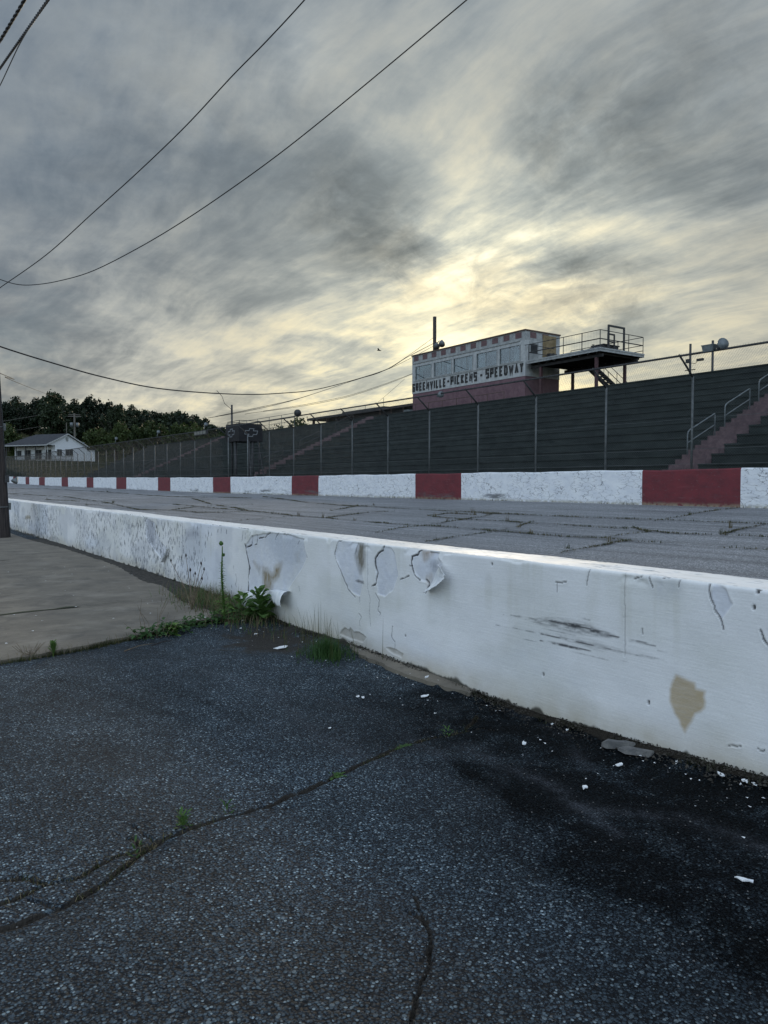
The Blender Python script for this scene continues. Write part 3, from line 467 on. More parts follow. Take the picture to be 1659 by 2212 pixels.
# ------------------------------------------------------------------ the setting: ground sheets
GY = [-5, 1.5, 2.62, 3.02, 3.62, 4.2, 6.07, 7.02, 8.45, 12.84, 26.6]
GZ = [-.02, -.03, -.09, -.11, -.13, -.12, -.07, -.1, -.04, 0, 0]
def gheight(X, Y):
    w = sstep(X, .8, 3.6); return np.interp(Y, GY, GZ) * w
def gh(X, Y): return float(gheight(np.array([X]), np.array([Y]))[0])
def grid(xs, ys, zf):
    X, Y = np.meshgrid(xs, ys, indexing='ij'); Z = zf(X, Y)
    V = np.stack([X.ravel(), Y.ravel(), Z.ravel()], 1); nx, ny = len(xs), len(ys)
    i = np.arange(nx - 1)[:, None] * ny + np.arange(ny - 1)[None, :]
    F = np.stack([i, i + ny, i + ny + 1, i + 1], -1).reshape(-1, 4)
    return V, F
def structure(name, V, F, mat, smooth=False, attr=None):
    me = npmesh(name, V, F, [mat])
    if smooth: me.polygons.foreach_set('use_smooth', np.ones(len(me.polygons), bool))
    if attr:
        a = me.color_attributes.new(attr[0], 'FLOAT_COLOR', 'POINT'); a.data.foreach_set('color', attr[1].astype(np.float32).ravel())
    o = bpy.data.objects.new(name, me); COL.objects.link(o); o['kind'] = 'structure'; return o

def cracksof(lst, seed):
    return [(rough_line(rough_line(p, .09, .016, seed + k), .028, .006, seed + 50 + k), w) for k, (p, w) in enumerate(lst)]
GCR = cracksof(DATA['GCR'], 5)
def build_asphalt():
    xs = np.concatenate([np.linspace(-30, -1.5, 24), np.linspace(-1.3, 3.86, 640)])
    ys = np.concatenate([np.linspace(-25, .4, 20), np.linspace(.7, 8.6, 840), np.linspace(8.9, 44, 20)])
    V, F = grid(xs, ys, lambda X, Y: gheight(X, Y))
    X, Y = V[:, 0], V[:, 1]; z = V[:, 2]
    fine = (X > -1.4) & (Y > .6) & (Y < 8.7)
    und = (fbm(X * 1.3, Y * 1.3, 3) - .5) * .022 + (fbm(X * 5, Y * 5, 9) - .5) * .006
    z += np.where(fine, und, 0)
    wear = np.zeros((len(V), 4)); wear[:, 3] = 1
    for k, (pts, w) in enumerate(GCR):
        P = np.array(pts); m = fine & (X > P[:, 0].min() - .25) & (X < P[:, 0].max() + .25) & (Y > P[:, 1].min() - .25) & (Y < P[:, 1].max() + .25)
        d = polydist(X[m], Y[m], pts); nn = fbm(X[m] * 14, Y[m] * 14, 30 + k)
        ww = np.maximum(w * (.10 + 1.15 * nn), .0045); al = min(1, w / .012)
        z[m] -= .034 * al * (1 - sstep(d, ww * .5, ww * .95)) + .003 * (1 - sstep(d, 0, .10))
        wear[m, 2] = np.maximum(wear[m, 2], (1 - sstep(d, ww * .7, ww * 1.5 + .007)) * (.55 + .5 * nn) * (.55 + .45 * al))
    for ch, key in ((0, 'GDARK'), (1, 'GLIGHT')):
        for pts, a in DATA[key]:
            P = np.array(pts); r = P[:, 2].max() * 2.5
            m = fine & (X > P[:, 0].min() - r) & (X < P[:, 0].max() + r) & (Y > P[:, 1].min() - r) & (Y < P[:, 1].max() + r)
            d = polydist(X[m], Y[m], [tuple(q[:2]) for q in pts]); wd = P[:, 2].mean()
            nz = fbm(X[m] * 2.2, Y[m] * 2.2, 51)
            wear[m, ch] = np.clip(wear[m, ch] + a * np.exp(-(d / wd) ** 1.5) * (.45 + 1.0 * nz), 0, 1)
    # dark band and soil collecting along the foot of the wall
    dw = 3.80 - X; nz = fbm(X * 6, Y * 6, 77); n2 = fbm(X * 1.7, Y * 1.7, 78)
    wear[:, 0] = np.clip(np.maximum(wear[:, 0], np.where(fine, 1.0 * (1 - sstep(dw, .35, 1.3 + .9 * n2)) * sstep(Y, 5.6, 3.6), 0)), 0, 1)
    soil = (1 - sstep(dw, .02, .04 + .30 * nz * nz)) * np.where(fine, 1, 0)
    corner = np.exp(-(((X - 3.3) / .75) ** 2 + ((Y - 6.7) / .9) ** 2)) * (.35 + .9 * nz)
    wear[:, 2] = np.maximum(wear[:, 2], np.maximum(soil * .95, np.where(fine, corner * .85, 0)))
    z += np.where(fine, soil * (.012 + .035 * nz), 0)
    structure('asphalt_ground', V, F, MT['asphalt'], True, ('wear', wear))
build_asphalt()

def build_pad():
    edge = rough_line(DATA['PAD'], .09, .022, 3)
    outer = [(3.45, 45.0), (-30.0, 45.0), (-30.0, 4.2)]
    # clip the edge so it leaves from the left outer side
    poly = [(-30.0, 5.6)] + edge + outer[:2]
    bm = MB(); n = len(poly)
    top = [(x, y, gh(x, y) + .035) for x, y in poly]; bot = [(x, y, gh(x, y) - .05) for x, y in poly]
    bm.add(top + bot, [tuple(range(n))] + [(k, n + k, n + (k + 1) % n, (k + 1) % n) for k in range(n)])
    o = bm.build('concrete_pad', MT['pad']); o['kind'] = 'structure'
    # triangulate properly (concave outline)
    import bmesh
    b = bmesh.new(); b.from_mesh(o.data); bmesh.ops.triangulate(b, faces=[f for f in b.faces if len(f.verts) > 4]); b.normal_update()
    b.to_mesh(o.data); b.free()
    poly = rough_line(DATA['FOOT'] + DATA['FOOT'][:1], .06, .02, 9)[:-1]
    bm = MB(); n = len(poly); poly = [(min(x, 3.83), y) for x, y in poly]
    bm.add([(x, y, gh(x, y) + .03) for x, y in poly] + [(x, y, gh(x, y) - .06) for x, y in poly], [tuple(range(n))] + [(k, n + k, n + (k + 1) % n, (k + 1) % n) for k in range(n)])
    o = bm.build('concrete_footing', MT['pad']); o['kind'] = 'structure'
    b = bmesh.new(); b.from_mesh(o.data); bmesh.ops.triangulate(b, faces=[f for f in b.faces if len(f.verts) > 4]); bmesh.ops.recalc_face_normals(b, faces=b.faces); b.to_mesh(o.data); b.free()
    # earth gathered between the pad and the wall
    e = rough_line(DATA['PAD'][8:], .12, .03, 12); e = [(x - .06, y) for x, y in e]
    bm = MB(); vs = []
    for i, (x, y) in enumerate(e):
        n = 6
        for k in range(n): q = x + (3.83 - x) * k / (n - 1); vs.append((q, y if k == 0 else y + (0 if i else .0), gh(q, y) + (.012 if k in (0,) else .022 + .03 * float(fbm(np.array([q * 5]), np.array([y * 5]), 3)[0]))))
    bm.add(vs, [(i * 6 + k, i * 6 + k + 1, (i + 1) * 6 + k + 1, (i + 1) * 6 + k) for i in range(len(e) - 1) for k in range(5)])
    o = bm.build('soil_strip', MT['soil'], None, True); o['kind'] = 'structure'
    # expansion joint with dark filler across the pad
    for pts, w in [([(-.62, 8.95), (.2, 9.0), (.75, 9.08)], .018), ([(.95, 9.1), (1.5, 9.2), (2.05, 9.25)], .08), ([(2.05, 9.25), (2.9, 9.3)], .012), ([(1.2, 15.2), (2.2, 15.6)], .03), ([(.3, 15.0), (.9, 15.1)], .03)]:
        q = rough_line(pts, .12, .02, 4); bm = MB()
        ribbon(bm, q, w, lambda x, y: .039, seed=3)
        o = bm.build('expansion_joint', MT['crackfill']); o['kind'] = 'structure'
def ribbon(bm, pts, w, zf, seed=0, taper=True, wvar=.5):
    r = random.Random(seed); L = []; n = len(pts)
    for i, (x, y) in enumerate(pts):
        a = pts[max(i - 1, 0)]; b = pts[min(i + 1, n - 1)]; dx, dy = b[0] - a[0], b[1] - a[1]; l = math.hypot(dx, dy) + 1e-9
        h = w / 2 * (1 + r.uniform(-wvar, wvar)) * (.15 if taper and i in (0, n - 1) else 1)
        L.append((x - dy / l * h, y + dx / l * h)); L.append((x + dy / l * h, y - dx / l * h))
    bm.add([(x, y, zf(x, y)) for x, y in L], [(2 * i, 2 * i + 1, 2 * i + 3, 2 * i + 2) for i in range(n - 1)])
build_pad()

def zoff(Y): return np.interp(Y, [50, 105, 140, 175], [0, .35, .75, 1.1])
def trackz(X, Y): return (X - 4.3) * .057 + zoff(Y) * np.clip((X - 4.3) / 14.9, 0, 1)
def build_track():
    xs = np.linspace(4.16, 19.3, 40); ys = np.concatenate([np.linspace(-30, 0, 20), np.linspace(1, 60, 120), np.linspace(62, 190, 50)])
    V, F = grid(xs, ys, lambda X, Y: trackz(X, Y) + (fbm(X * .9, Y * .5, 4) - .5) * .03)
    structure('race_track', V, F, MT['track'], True)
    bm = MB()
    tz = lambda x, y: float(trackz(x, y)) + .024
    for k, (p, w) in enumerate(DATA['TCR']):
        ribbon(bm, rough_line(p, .16, .03, 40 + k), w * .52, tz, seed=k, wvar=.8)
    o = bm.build('crack_filler', MT['crackfill']); o['kind'] = 'structure'
    bm = MB(); ribbon(bm, rough_line(DATA['TLINE'], .4, .005, 2), .16, lambda x, y: float(trackz(x, y)) + .022, wvar=.1)
    o = bm.build('painted_line', MT['line']); o['kind'] = 'structure'
build_track()

def terrain(X, Y):
    t = np.full(X.shape, -.35)
    out = 1.25 + zoff(Y) + np.clip(Y - 108, 0, 70) * .062
    w = sstep(X + np.clip(Y - 150, 0, 60) * .35, 19.45, 19.75)
    t = t * (1 - w) + out * w
    far = sstep(Y, 170, 200)
    base = 1.0 + np.clip(Y - 108, 0, 70) * .062
    t = t * (1 - far) + base * far
    hill = sstep(Y + X * .45, 225, 330) * 17 * (1 - .55 * sstep(X, 30, 160)) * (1 - .4 * sstep(-X, -20, 120))
    return t + hill
def build_terrain():
    xs = np.concatenate([np.linspace(-1800, -90, 18), np.linspace(-80, 15, 20), np.linspace(19.40, 22, 7), np.linspace(24, 60, 19), np.linspace(64, 180, 28), np.linspace(200, 1800, 16)])
    ys = np.concatenate([np.linspace(-1500, -60, 12), np.linspace(-50, 100, 26), np.linspace(104, 240, 40), np.linspace(246, 400, 26), np.linspace(430, 2500, 18)])
    V, F = grid(xs, ys, terrain)
    structure('terrain', V, F, MT['terrain'], True)
build_terrain()
def tz(x, y): return float(terrain(np.array([float(x)]), np.array([float(y)]))[0])

# ------------------------------------------------------------------ near pit wall
WTOP, WX, WTH = .95, 3.80, .42
def build_near_wall():
    ys = [-6.0]
    while ys[-1] < 46:
        y = ys[-1]; ys.append(y + (.12 if y < 1.1 else .0066 if y < 8.6 else min(.0066 + (y - 8.6) * .0011, .06)))
    ys = np.array(ys)
    zc = np.concatenate([np.linspace(-.30, -.14, 5), np.linspace(-.13, WTOP - .022, 134)])
    prof = [(0.0, z, -1, 0) for z in zc]
    for a in (22, 45, 68): prof.append((.02 * (1 - math.cos(R(a))), WTOP - .02 + .02 * math.sin(R(a)), -math.cos(R(a)), math.sin(R(a))))
    for x in np.linspace(.022, WTH - .03, 34): prof.append((x, WTOP, 0, 1))
    prof += [(WTH - .012, WTOP - .004, .5, .8), (WTH, WTOP - .02, 1, 0), (WTH, .4, 1, 0), (WTH, -.3, 1, 0)]
    pr = np.array(prof); nz = len(pr); ny = len(ys)
    Yg = np.repeat(ys, nz); pi = np.tile(np.arange(nz), ny)
    X0 = WX + pr[pi, 0]; Z0 = pr[pi, 1]; NX = pr[pi, 2]; NZ = pr[pi, 3]
    # slight waviness of the pour
    disp = (fbm(Yg * .8, Z0 * 1.2 + 3, 5) - .5) * .018 + (fbm(Yg * 5, Z0 * 6 + pr[pi, 0] * 6, 8) - .5) * .004
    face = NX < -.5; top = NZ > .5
    col = np.zeros((len(Yg), 3)); col[:] = (.80, .795, .78)
    n1 = fbm(Yg * 1.1, Z0 * 2.2, 12); n2 = fbm(Yg * 9, Z0 * 9, 13)
    def blend(m, c, a): col[m] = col[m] * (1 - a[:, None]) + np.array(c) * a[:, None]
    allm = np.ones(len(Yg), bool)
    blend(face, (.70, .70, .66), (sstep(n1, .40, .66) * .75)[face])
    blend(face, (.60, .65, .74), (sstep(fbm(Yg * .7 + 9, Z0 * 1.3, 44), .45, .7) * .45)[face])
    # soil splash along the foot, and drips below the cap
    gl = np.interp(Yg, GY, GZ); hgt = Z0 - gl
    blend(face, (.44, .38, .26), (np.clip(1 - hgt / (.14 + .24 * n1), 0, 1) ** 1.2 * (.35 + .65 * n2))[face])
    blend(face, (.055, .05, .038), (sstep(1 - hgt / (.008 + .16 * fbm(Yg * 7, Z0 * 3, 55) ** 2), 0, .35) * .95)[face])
    blend(face, (.60, .59, .52), (sstep(fbm(Yg * 14, Z0 * .8, 90), .50, .75) * sstep(Z0, .1, .9) * sstep(n1, .3, .6) * .45)[face])
    blend(top, (.84, .82, .76), np.full(top.sum(), .6))  # warm sky glow on the wall top put into its paint colour
    yz = (Yg, Z0)
    def box(pts, pad):
        P = np.array(pts); return face & (Yg > P[:, 0].min() - pad) & (Yg < P[:, 0].max() + pad) & (Z0 > P[:, 1].min() - pad) & (Z0 < P[:, 1].max() + pad)
    for k, (poly, dep) in enumerate(DATA['WPT']):        # lost paint: a recess with a crisp, slightly lifted lip
        pl = rough_line(poly + poly[:1], .03, .004, 60 + k); m = box(pl, .06)
        ins = inside(Yg[m], Z0[m], pl); d = polydist(Yg[m], Z0[m], pl)
        a = np.where(ins, sstep(d, 0, .009), 0)
        disp[m] += -1.7 * dep * a + np.where(ins, 0, .002 * np.exp(-(d / .010) ** 2)) + a * (fbm(Yg[m] * 30, Z0[m] * 30, 5) - .5) * .004
        blend(m, (.36, .33, .28) if k in (5, 6) else (.61, .63, .685), a * (.25 + .70 * fbm(Yg[m] * 12, Z0[m] * 9, 15)))
    for k, (poly, c, s) in enumerate(DATA['WST']):       # stains, primer patch, bare spots
        pl = rough_line(poly + poly[:1], .03, .008, 90 + k); m = box(pl, .12)
        ins = inside(Yg[m], Z0[m], pl); d = polydist(Yg[m], Z0[m], pl); soft = .012 if s > .9 else .05
        a = np.where(ins, .5 + .5 * sstep(d, 0, soft), .5 - .5 * sstep(d, 0, soft))
        nn = fbm(Yg[m] * (60 if s < .9 else 20), Z0[m] * (18 if s < .9 else 90), 21 + k)
        blend(m, c, np.clip(a * s * (.6 + 1.3 * nn if s < .9 else .78 + .3 * nn), 0, 1))
    for k, (pts, w, s) in enumerate(DATA['WSC']):        # black tyre scuffs
        m = box(pts, .05); d = polydist(Yg[m], Z0[m], pts)
        P = np.array(pts); tt = (Yg[m] - P[:, 0].min()) / (P[:, 0].ptp() if hasattr(P[:, 0], 'ptp') else np.ptp(P[:, 0]))
        ww = w * np.clip(4 * tt * (1 - tt), .08, 1) * .55
        nn = fbm(Yg[m] * 14, Z0[m] * 190, 71 + k); n3 = fbm(Yg[m] * 60, Z0[m] * 90, 81 + k)
        a = (1 - sstep(d, ww * .4, ww * 1.3)) * np.clip(s * (.1 + 1.5 * sstep(nn, .25, .7)) * (.55 + .6 * n3), 0, 1)
        blend(m, (.035, .036, .04), np.clip(a, 0, .92))
    for k, (pts, w) in enumerate(DATA['WCR']):           # cracks and splits in the paint film
        pl = rough_line(pts, .022, .0035, 130 + k); m = box(pl, .05)
        d = polydist(Yg[m], Z0[m], pl); cell = np.maximum(.0045, (Yg[m] - 8.6) * .0011 * .5)
        nn = vn(Yg[m] * 22, Z0[m] * 22, 7)
        hw = np.maximum(w * .62 * (.45 + .8 * nn), cell * .8)
        a = 1 - sstep(d, hw * .6, hw * 1.35)
        disp[m] += -.012 * a + .002 * np.exp(-((d - hw * 2) / .008) ** 2)
        blend(m, (.030, .030, .036), np.clip(a * (.22 if w < .0035 else min(1, .40 + w * 60)), 0, 1))
    for (y, z) in DATA['WHOLE']:
        m = box([(y, z)], .05); d = np.hypot(Yg[m] - y, (Z0[m] - z) * .8); a = 1 - sstep(d, .006, .011)
        disp[m] -= .02 * a; blend(m, (.02, .018, .018), a)
    # flaked chips on the older stretch further along
    r = random.Random(8); N = 4200
    for i in range(N):
        y = 8.3 + 19 * r.random() ** 1.25; z = r.uniform(.05, .90)
        if fbm(np.array([y * .55]), np.array([z * 1.1]), 31)[0] < r.uniform(.34, .60): continue
        sc = .8 + (y - 8) * .045
        h = r.uniform(.010, .048) * sc; w = h * r.uniform(.18, .42); ti = r.uniform(-.35, .35)
        m = box([(y - w, z - h), (y + w, z + h)], .02)
        if not m.any(): continue
        dy = Yg[m] - y + (Z0[m] - z) * ti; dz = Z0[m] - z
        wob = (vn(Yg[m] * 60, Z0[m] * 60, i) - .5) * .7
        q = np.hypot(dy / w, dz / h) + wob; a = 1 - sstep(q, .75, 1.15)
        disp[m] -= .004 * a; g = r.uniform(.04, .20); blend(m, (g * .95, g, g * 1.1), a * r.uniform(.6, 1))
    # grey blotches where the old coat is rubbed through
    mm = face & (Yg > 7.9)
    bl = sstep(fbm(Yg * 2.3, Z0 * 3.0, 61, 5), .50, .66) * sstep(Yg, 7.9, 9.0) * .28
    blend(mm, (.40, .42, .47), bl[mm])
    # cap: hairline cracks, chipped edge
    tc = fbm(Yg * 1.7, (X0 - WX) * 17, 24, 5); ridge = np.abs(tc - .5)
    ck = (1 - sstep(ridge, .006, .022)) * sstep(fbm(Yg * 1.9, X0 * 5, 29), .40, .52)
    blend(top, (.06, .058, .055), (ck * .95)[top]); disp -= np.where(top, ck * .006, 0)
    blend(top, (.66, .64, .58), (sstep(fbm(Yg * 4, X0 * 20, 36), .5, .72) * .5)[top])
    edge = face & (Z0 > .86)
    disp[edge] -= (sstep(fbm(Yg * 4.2, Z0 * 4, 41), .60, .66) * sstep(Z0, .87, .94) * .013)[edge]
    Xp = X0 + NX * disp; Zp = Z0 + NZ * disp + (fbm(Yg * .6, Yg * 0 + 2, 17) - .5) * .022 * sstep(Z0, .5, .95)
    V = np.stack([Xp, Yg, Zp], 1)
    i = np.arange(ny - 1)[:, None] * nz + np.arange(nz - 1)[None, :]
    F = np.stack([i, i + nz, i + nz + 1, i + 1], -1).reshape(-1, 4)[:, ::-1]
    me = npmesh('wall_body', V - np.array([WX, 4.0, 0]), F, [MT['nwall']])
    me.polygons.foreach_set('use_smooth', np.ones(len(me.polygons), bool))
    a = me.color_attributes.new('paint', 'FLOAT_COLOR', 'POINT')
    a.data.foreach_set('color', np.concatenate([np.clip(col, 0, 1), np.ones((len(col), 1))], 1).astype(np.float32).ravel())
    wall = thing('pit_wall', (WX, 4.0, 0), 'low white concrete pit wall in the foreground with peeling paint and black tyre scuffs', 'wall')
    o = bpy.data.objects.new('wall_body', me); COL.objects.link(o); o.parent = wall
    me.flip_normals() if False else None
    # torn paint film hanging off the face
    def film(outline, hinge, curl, seed, nu=18, nv=10, lab=None):
        pass
    # 1: flap folded out to the right
    def flap_strip(a0, a1, width, out, name, seed, jag=.02, down=0.0, curlk=1.2, nu=16, nv=9):
        """hinge from a0 to a1 on the face (Y,z); the film leaves sideways by `width`, curling out from the face by `out`."""
        r = random.Random(seed); V = []; F = []
        for u in range(nu):
            t = u / (nu - 1); y = a0[0] + (a1[0] - a0[0]) * t; z = a0[1] + (a1[1] - a0[1]) * t
            wv = width[0] * (1 - t) ** 2 + 2 * width[1] * t * (1 - t) + width[2] * t * t + r.uniform(-jag, jag) * (0 if u in (0,) else 1)
            for v in range(nv):
                s = v / (nv - 1); ang = s * curlk
                oy = wv * math.sin(ang) / max(curlk, .01) if curlk > 2 else wv * s * math.cos(ang * .4)
                ox = out * (math.sin(ang * 1.1) * .9 + .05 * math.sin(7 * t + 3 * s))
                V.append((WX - .004 - ox, y + oy, z - down * s + .006 * math.sin(9 * t + 2 * s) * s))
        for u in range(nu - 1):
            for v in range(nv - 1): F.append((u * nv + v, u * nv + v + 1, (u + 1) * nv + v + 1, (u + 1) * nv + v))
        me = npmesh(name, [Vector(q) - Vector((WX, 4, 0)) for q in V], F, [MT['paint']])
        me.polygons.foreach_set('use_smooth', np.ones(len(F), bool))
        o = bpy.data.objects.new(name, me); COL.objects.link(o); o.parent = wall
        md = o.modifiers.new('solid', 'SOLIDIFY'); md.thickness = .0025
        return o
    f1 = DATA['FLAP1']
    o = flap_strip(f1[0], f1[9], (-.08, -.42, -.05), .10, 'paint_flap', 3, .012, .0, 1.25, 22, 10)
    o['label'] = 'pointed white paint flap folded outward'
    f3 = DATA['FLAP3']
    o = flap_strip(f3[0], f3[2], (-.02, -.14, -.02), .07, 'paint_flap', 5, .012, 0, 1.2, 14, 8)
    # 2: wide roll of film at the foot of the big bare patch
    f2 = DATA['FLAP2']; y0, z0 = f2[0]; y1, z1 = f2[3]
    V = []; F = []; nu, nv = 44, 16; r = random.Random(2); jag = 0
    for u in range(nu):
        t = u / (nu - 1); y = y0 + (y1 - y0) * t; z = z0 + (z1 - z0) * t
        jag = .6 * jag + r.uniform(-.012, .012)
        fl = max(0, (t - .72) / .28)                        # right end flares away from the wall
        L = .17 + .05 * math.sin(4.2 * t + .3) + jag + .05 * fl
        cs = [(0, .012), (.03, .022), (.062, .010), (.082, -.03), (.090, -.08), (.088, -.13), (.080, -.18), (.072, -.24)]
        for v in range(nv):
            s = v / (nv - 1) * (L / .24) * 7; k = min(int(s), 6); f = s - k
            ox = cs[k][0] + (cs[k + 1][0] - cs[k][0]) * f; oz = cs[k][1] + (cs[k + 1][1] - cs[k][1]) * f
            V.append((WX - .004 - ox * (1 + .55 * fl + .12 * math.sin(7 * t)), y - (.05 * fl * fl) * s / 7 + .012 * math.sin(9 * t + s), z + oz + .01 * math.sin(11 * t)))
    for u in range(nu - 1):
        for v in range(nv - 1): F.append((u * nv + v, u * nv + v + 1, (u + 1) * nv + v + 1, (u + 1) * nv + v))
    me = npmesh('paint_flap', [Vector(q) - Vector((WX, 4, 0)) for q in V], F, [MT['paint']])
    me.polygons.foreach_set('use_smooth', np.ones(len(F), bool))
    o = bpy.data.objects.new('paint_flap', me); COL.objects.link(o); o.parent = wall; o.modifiers.new('solid', 'SOLIDIFY').thickness = .003
    o['label'] = 'wide roll of white paint film curling off the foot of the wall'
build_near_wall()

# ------------------------------------------------------------------ far retaining wall with red and white blocks
FX = 19.2
def build_far_wall():
    w = thing('retaining_wall', (FX, 20, .85), 'long concrete race track wall painted in white with oxblood red blocks below the fence', 'wall')
    reds = [(-.6, 2.45), (10.8, 13.88), (22.2, 25.19), (33.47, 36.44), (44.84, 47.81), (56.43, 59.43), (68.3, 71.65), (80.22, 83.17), (92.1, 95.62), (105.9, 110.0), (117.4, 120.5), (129, 132)]
    e = [-26.0]; segs = []
    for a, b in reds: segs.append((e[0], a, 0)); segs.append((a, b, 1)); e[0] = b
    segs.append((e[0], 175.0, 0))
    r = random.Random(4)
    for a, b, red in segs:
        n = max(2, int((b - a) / .5)); bm = MB(); prof = []
        x0 = FX + (.0 if not red else .004)
        pr = [(0, -.15), (0, .30), (0, .62), (0, 1.0), (.03, 1.04), (.31, 1.04), (.34, 1.0), (.34, -.2)]
        vs = []; fs = []
        for i in range(n + 1):
            y = a + (b - a) * i / n; zb = .86 + float(zoff(y)); j = .012 * math.sin(y * 1.3) + .008 * math.sin(y * 3.7)
            for k, (px, pz) in enumerate(pr): vs.append((x0 + px + .006 * math.sin(y * 2 + k), y, zb + pz + (j if pz > .9 else 0)))
        m = len(pr)
        for i in range(n):
            for k in range(m - 1): fs.append((i * m + k, (i + 1) * m + k, (i + 1) * m + k + 1, i * m + k + 1))
        fs += [tuple(range(m)), tuple(reversed(range(n * m, n * m + m)))]
        o = bm.add(vs, [tuple(reversed(f)) for f in fs]).build('red_block' if red else 'white_block', MT['red_wall' if red else 'white_wall'], w)
build_far_wall()
# ------------------------------------------------------------------ catch fence
def build_fence():
    f = thing('catch_fence', (19.55, 20, 1.9), 'tall chain link catch fence with steel posts on top of the far track wall', 'fence')
    X0 = 19.58
    post = []; Y = 12.5 - 3.05 * 7
    while Y < 158: post.append(Y); Y += 3.05
    for y in post:
        b = float(zoff(y)); z0, z1, z2 = 1.2 + b, 4.58 + b, 5.1 + b
        MB().tube([(X0, y, z0), (X0, y, z1)], .034 if y < 60 else .04, 8).build('post', MT['galv'], f, True)
        if y < 112: MB().tube([(X0, y, z1 - .02), (X0 - .36, y, z1 + .29), (X0 - .68, y, z2 + .03)], .03, 6).build('outrigger', MT['darksteel'], f, True)
    ys = np.arange(post[0], post[-1] + .1, 3.05)
    MB().tube([(X0 - .66, y, 5.1 + float(zoff(y))) for y in ys], .032, 6).build('top_rail', MT['darksteel'], f, True)
    for z, sag in ((2.06, .01), (2.49, .012), (3.37, .015)):
        pts = []
        for y in ys:
            pts.append((X0 - .04, y, z + float(zoff(y)))); pts.append((X0 - .05, y + 1.5, z - sag + float(zoff(y + 1.5))))
        MB().tube(pts, .0045, 4).build('tension_wire', MT['galv'], f)
    # woven mesh: two families of wires on the upright panel and the inclined overhang
    S1, S2 = 2.74, .86
    def pt(y, s, o):
        b = np.interp(y, [50, 105, 140, 175], [0, .35, .75, 1.1])
        k = np.clip(s - S1, 0, None); up = np.minimum(s, S1)
        return np.stack([X0 - .035 - k * .78 + o, y, 1.86 + b + up + k * .61], -1)
    V = []; F = []; pitch = .078; tot = S1 + S2; c = 0
    y0 = np.arange(post[0] - tot, post[-1], pitch); ring = [(0, .0023), (.002, -.0012), (-.002, -.0012)]
    allv = []; allf = []
    for sgn in (1, -1):
        st = y0 if sgn > 0 else y0 + tot
        for (sa, sb) in ((0, .7), (.7, 1.4), (1.4, 2.1), (2.1, S1), (S1, tot)):
            ym = st + sgn * (sa + sb) / 2; stk = st[(ym < 40.6) | (ym > 46.9)]      # the mesh is cut away where camera sight lines to the starter stand cross it
            A = pt(stk + sgn * sa, np.full(len(stk), sa), .004 * sgn); B = pt(stk + sgn * sb, np.full(len(stk), sb), .004 * sgn)
            vs = []
            for P in (A, B):
                for (dy, dx) in ring: vs.append(P + np.array([dx, dy, 0]))
            vs = np.stack(vs, 1).reshape(-1, 3); n = len(stk); b = np.arange(n)[:, None] * 6
            fs = np.concatenate([np.stack([b[:, 0] + k, b[:, 0] + (k + 1) % 3, b[:, 0] + 3 + (k + 1) % 3, b[:, 0] + 3 + k], 1) for k in range(3)])
            allv.append(vs); allf.append(fs + c); c += len(vs)
    me = npmesh('chain_link_mesh', np.concatenate(allv) - np.array([19.55, 20, 1.9]), np.concatenate(allf), [MT['mesh']])
    o = bpy.data.objects.new('chain_link_mesh', me); COL.objects.link(o); o.parent = f; o['kind'] = 'stuff'
    # barbs of twisted wire ends along the top rail
    bm = MB(); r = random.Random(3)
    for y in np.arange(post[0], 60, .078):
        bm.add([(X0 - .66, y - .004, 5.12), (X0 - .66, y + .004, 5.12), (X0 - .67 + r.uniform(-.01, .01), y + r.uniform(-.02, .02), 5.12 + r.uniform(.03, .075))], [(0, 1, 2)])
    o = bm.build('wire_ends', MT['darksteel'], f); o['kind'] = 'stuff'
build_fence()

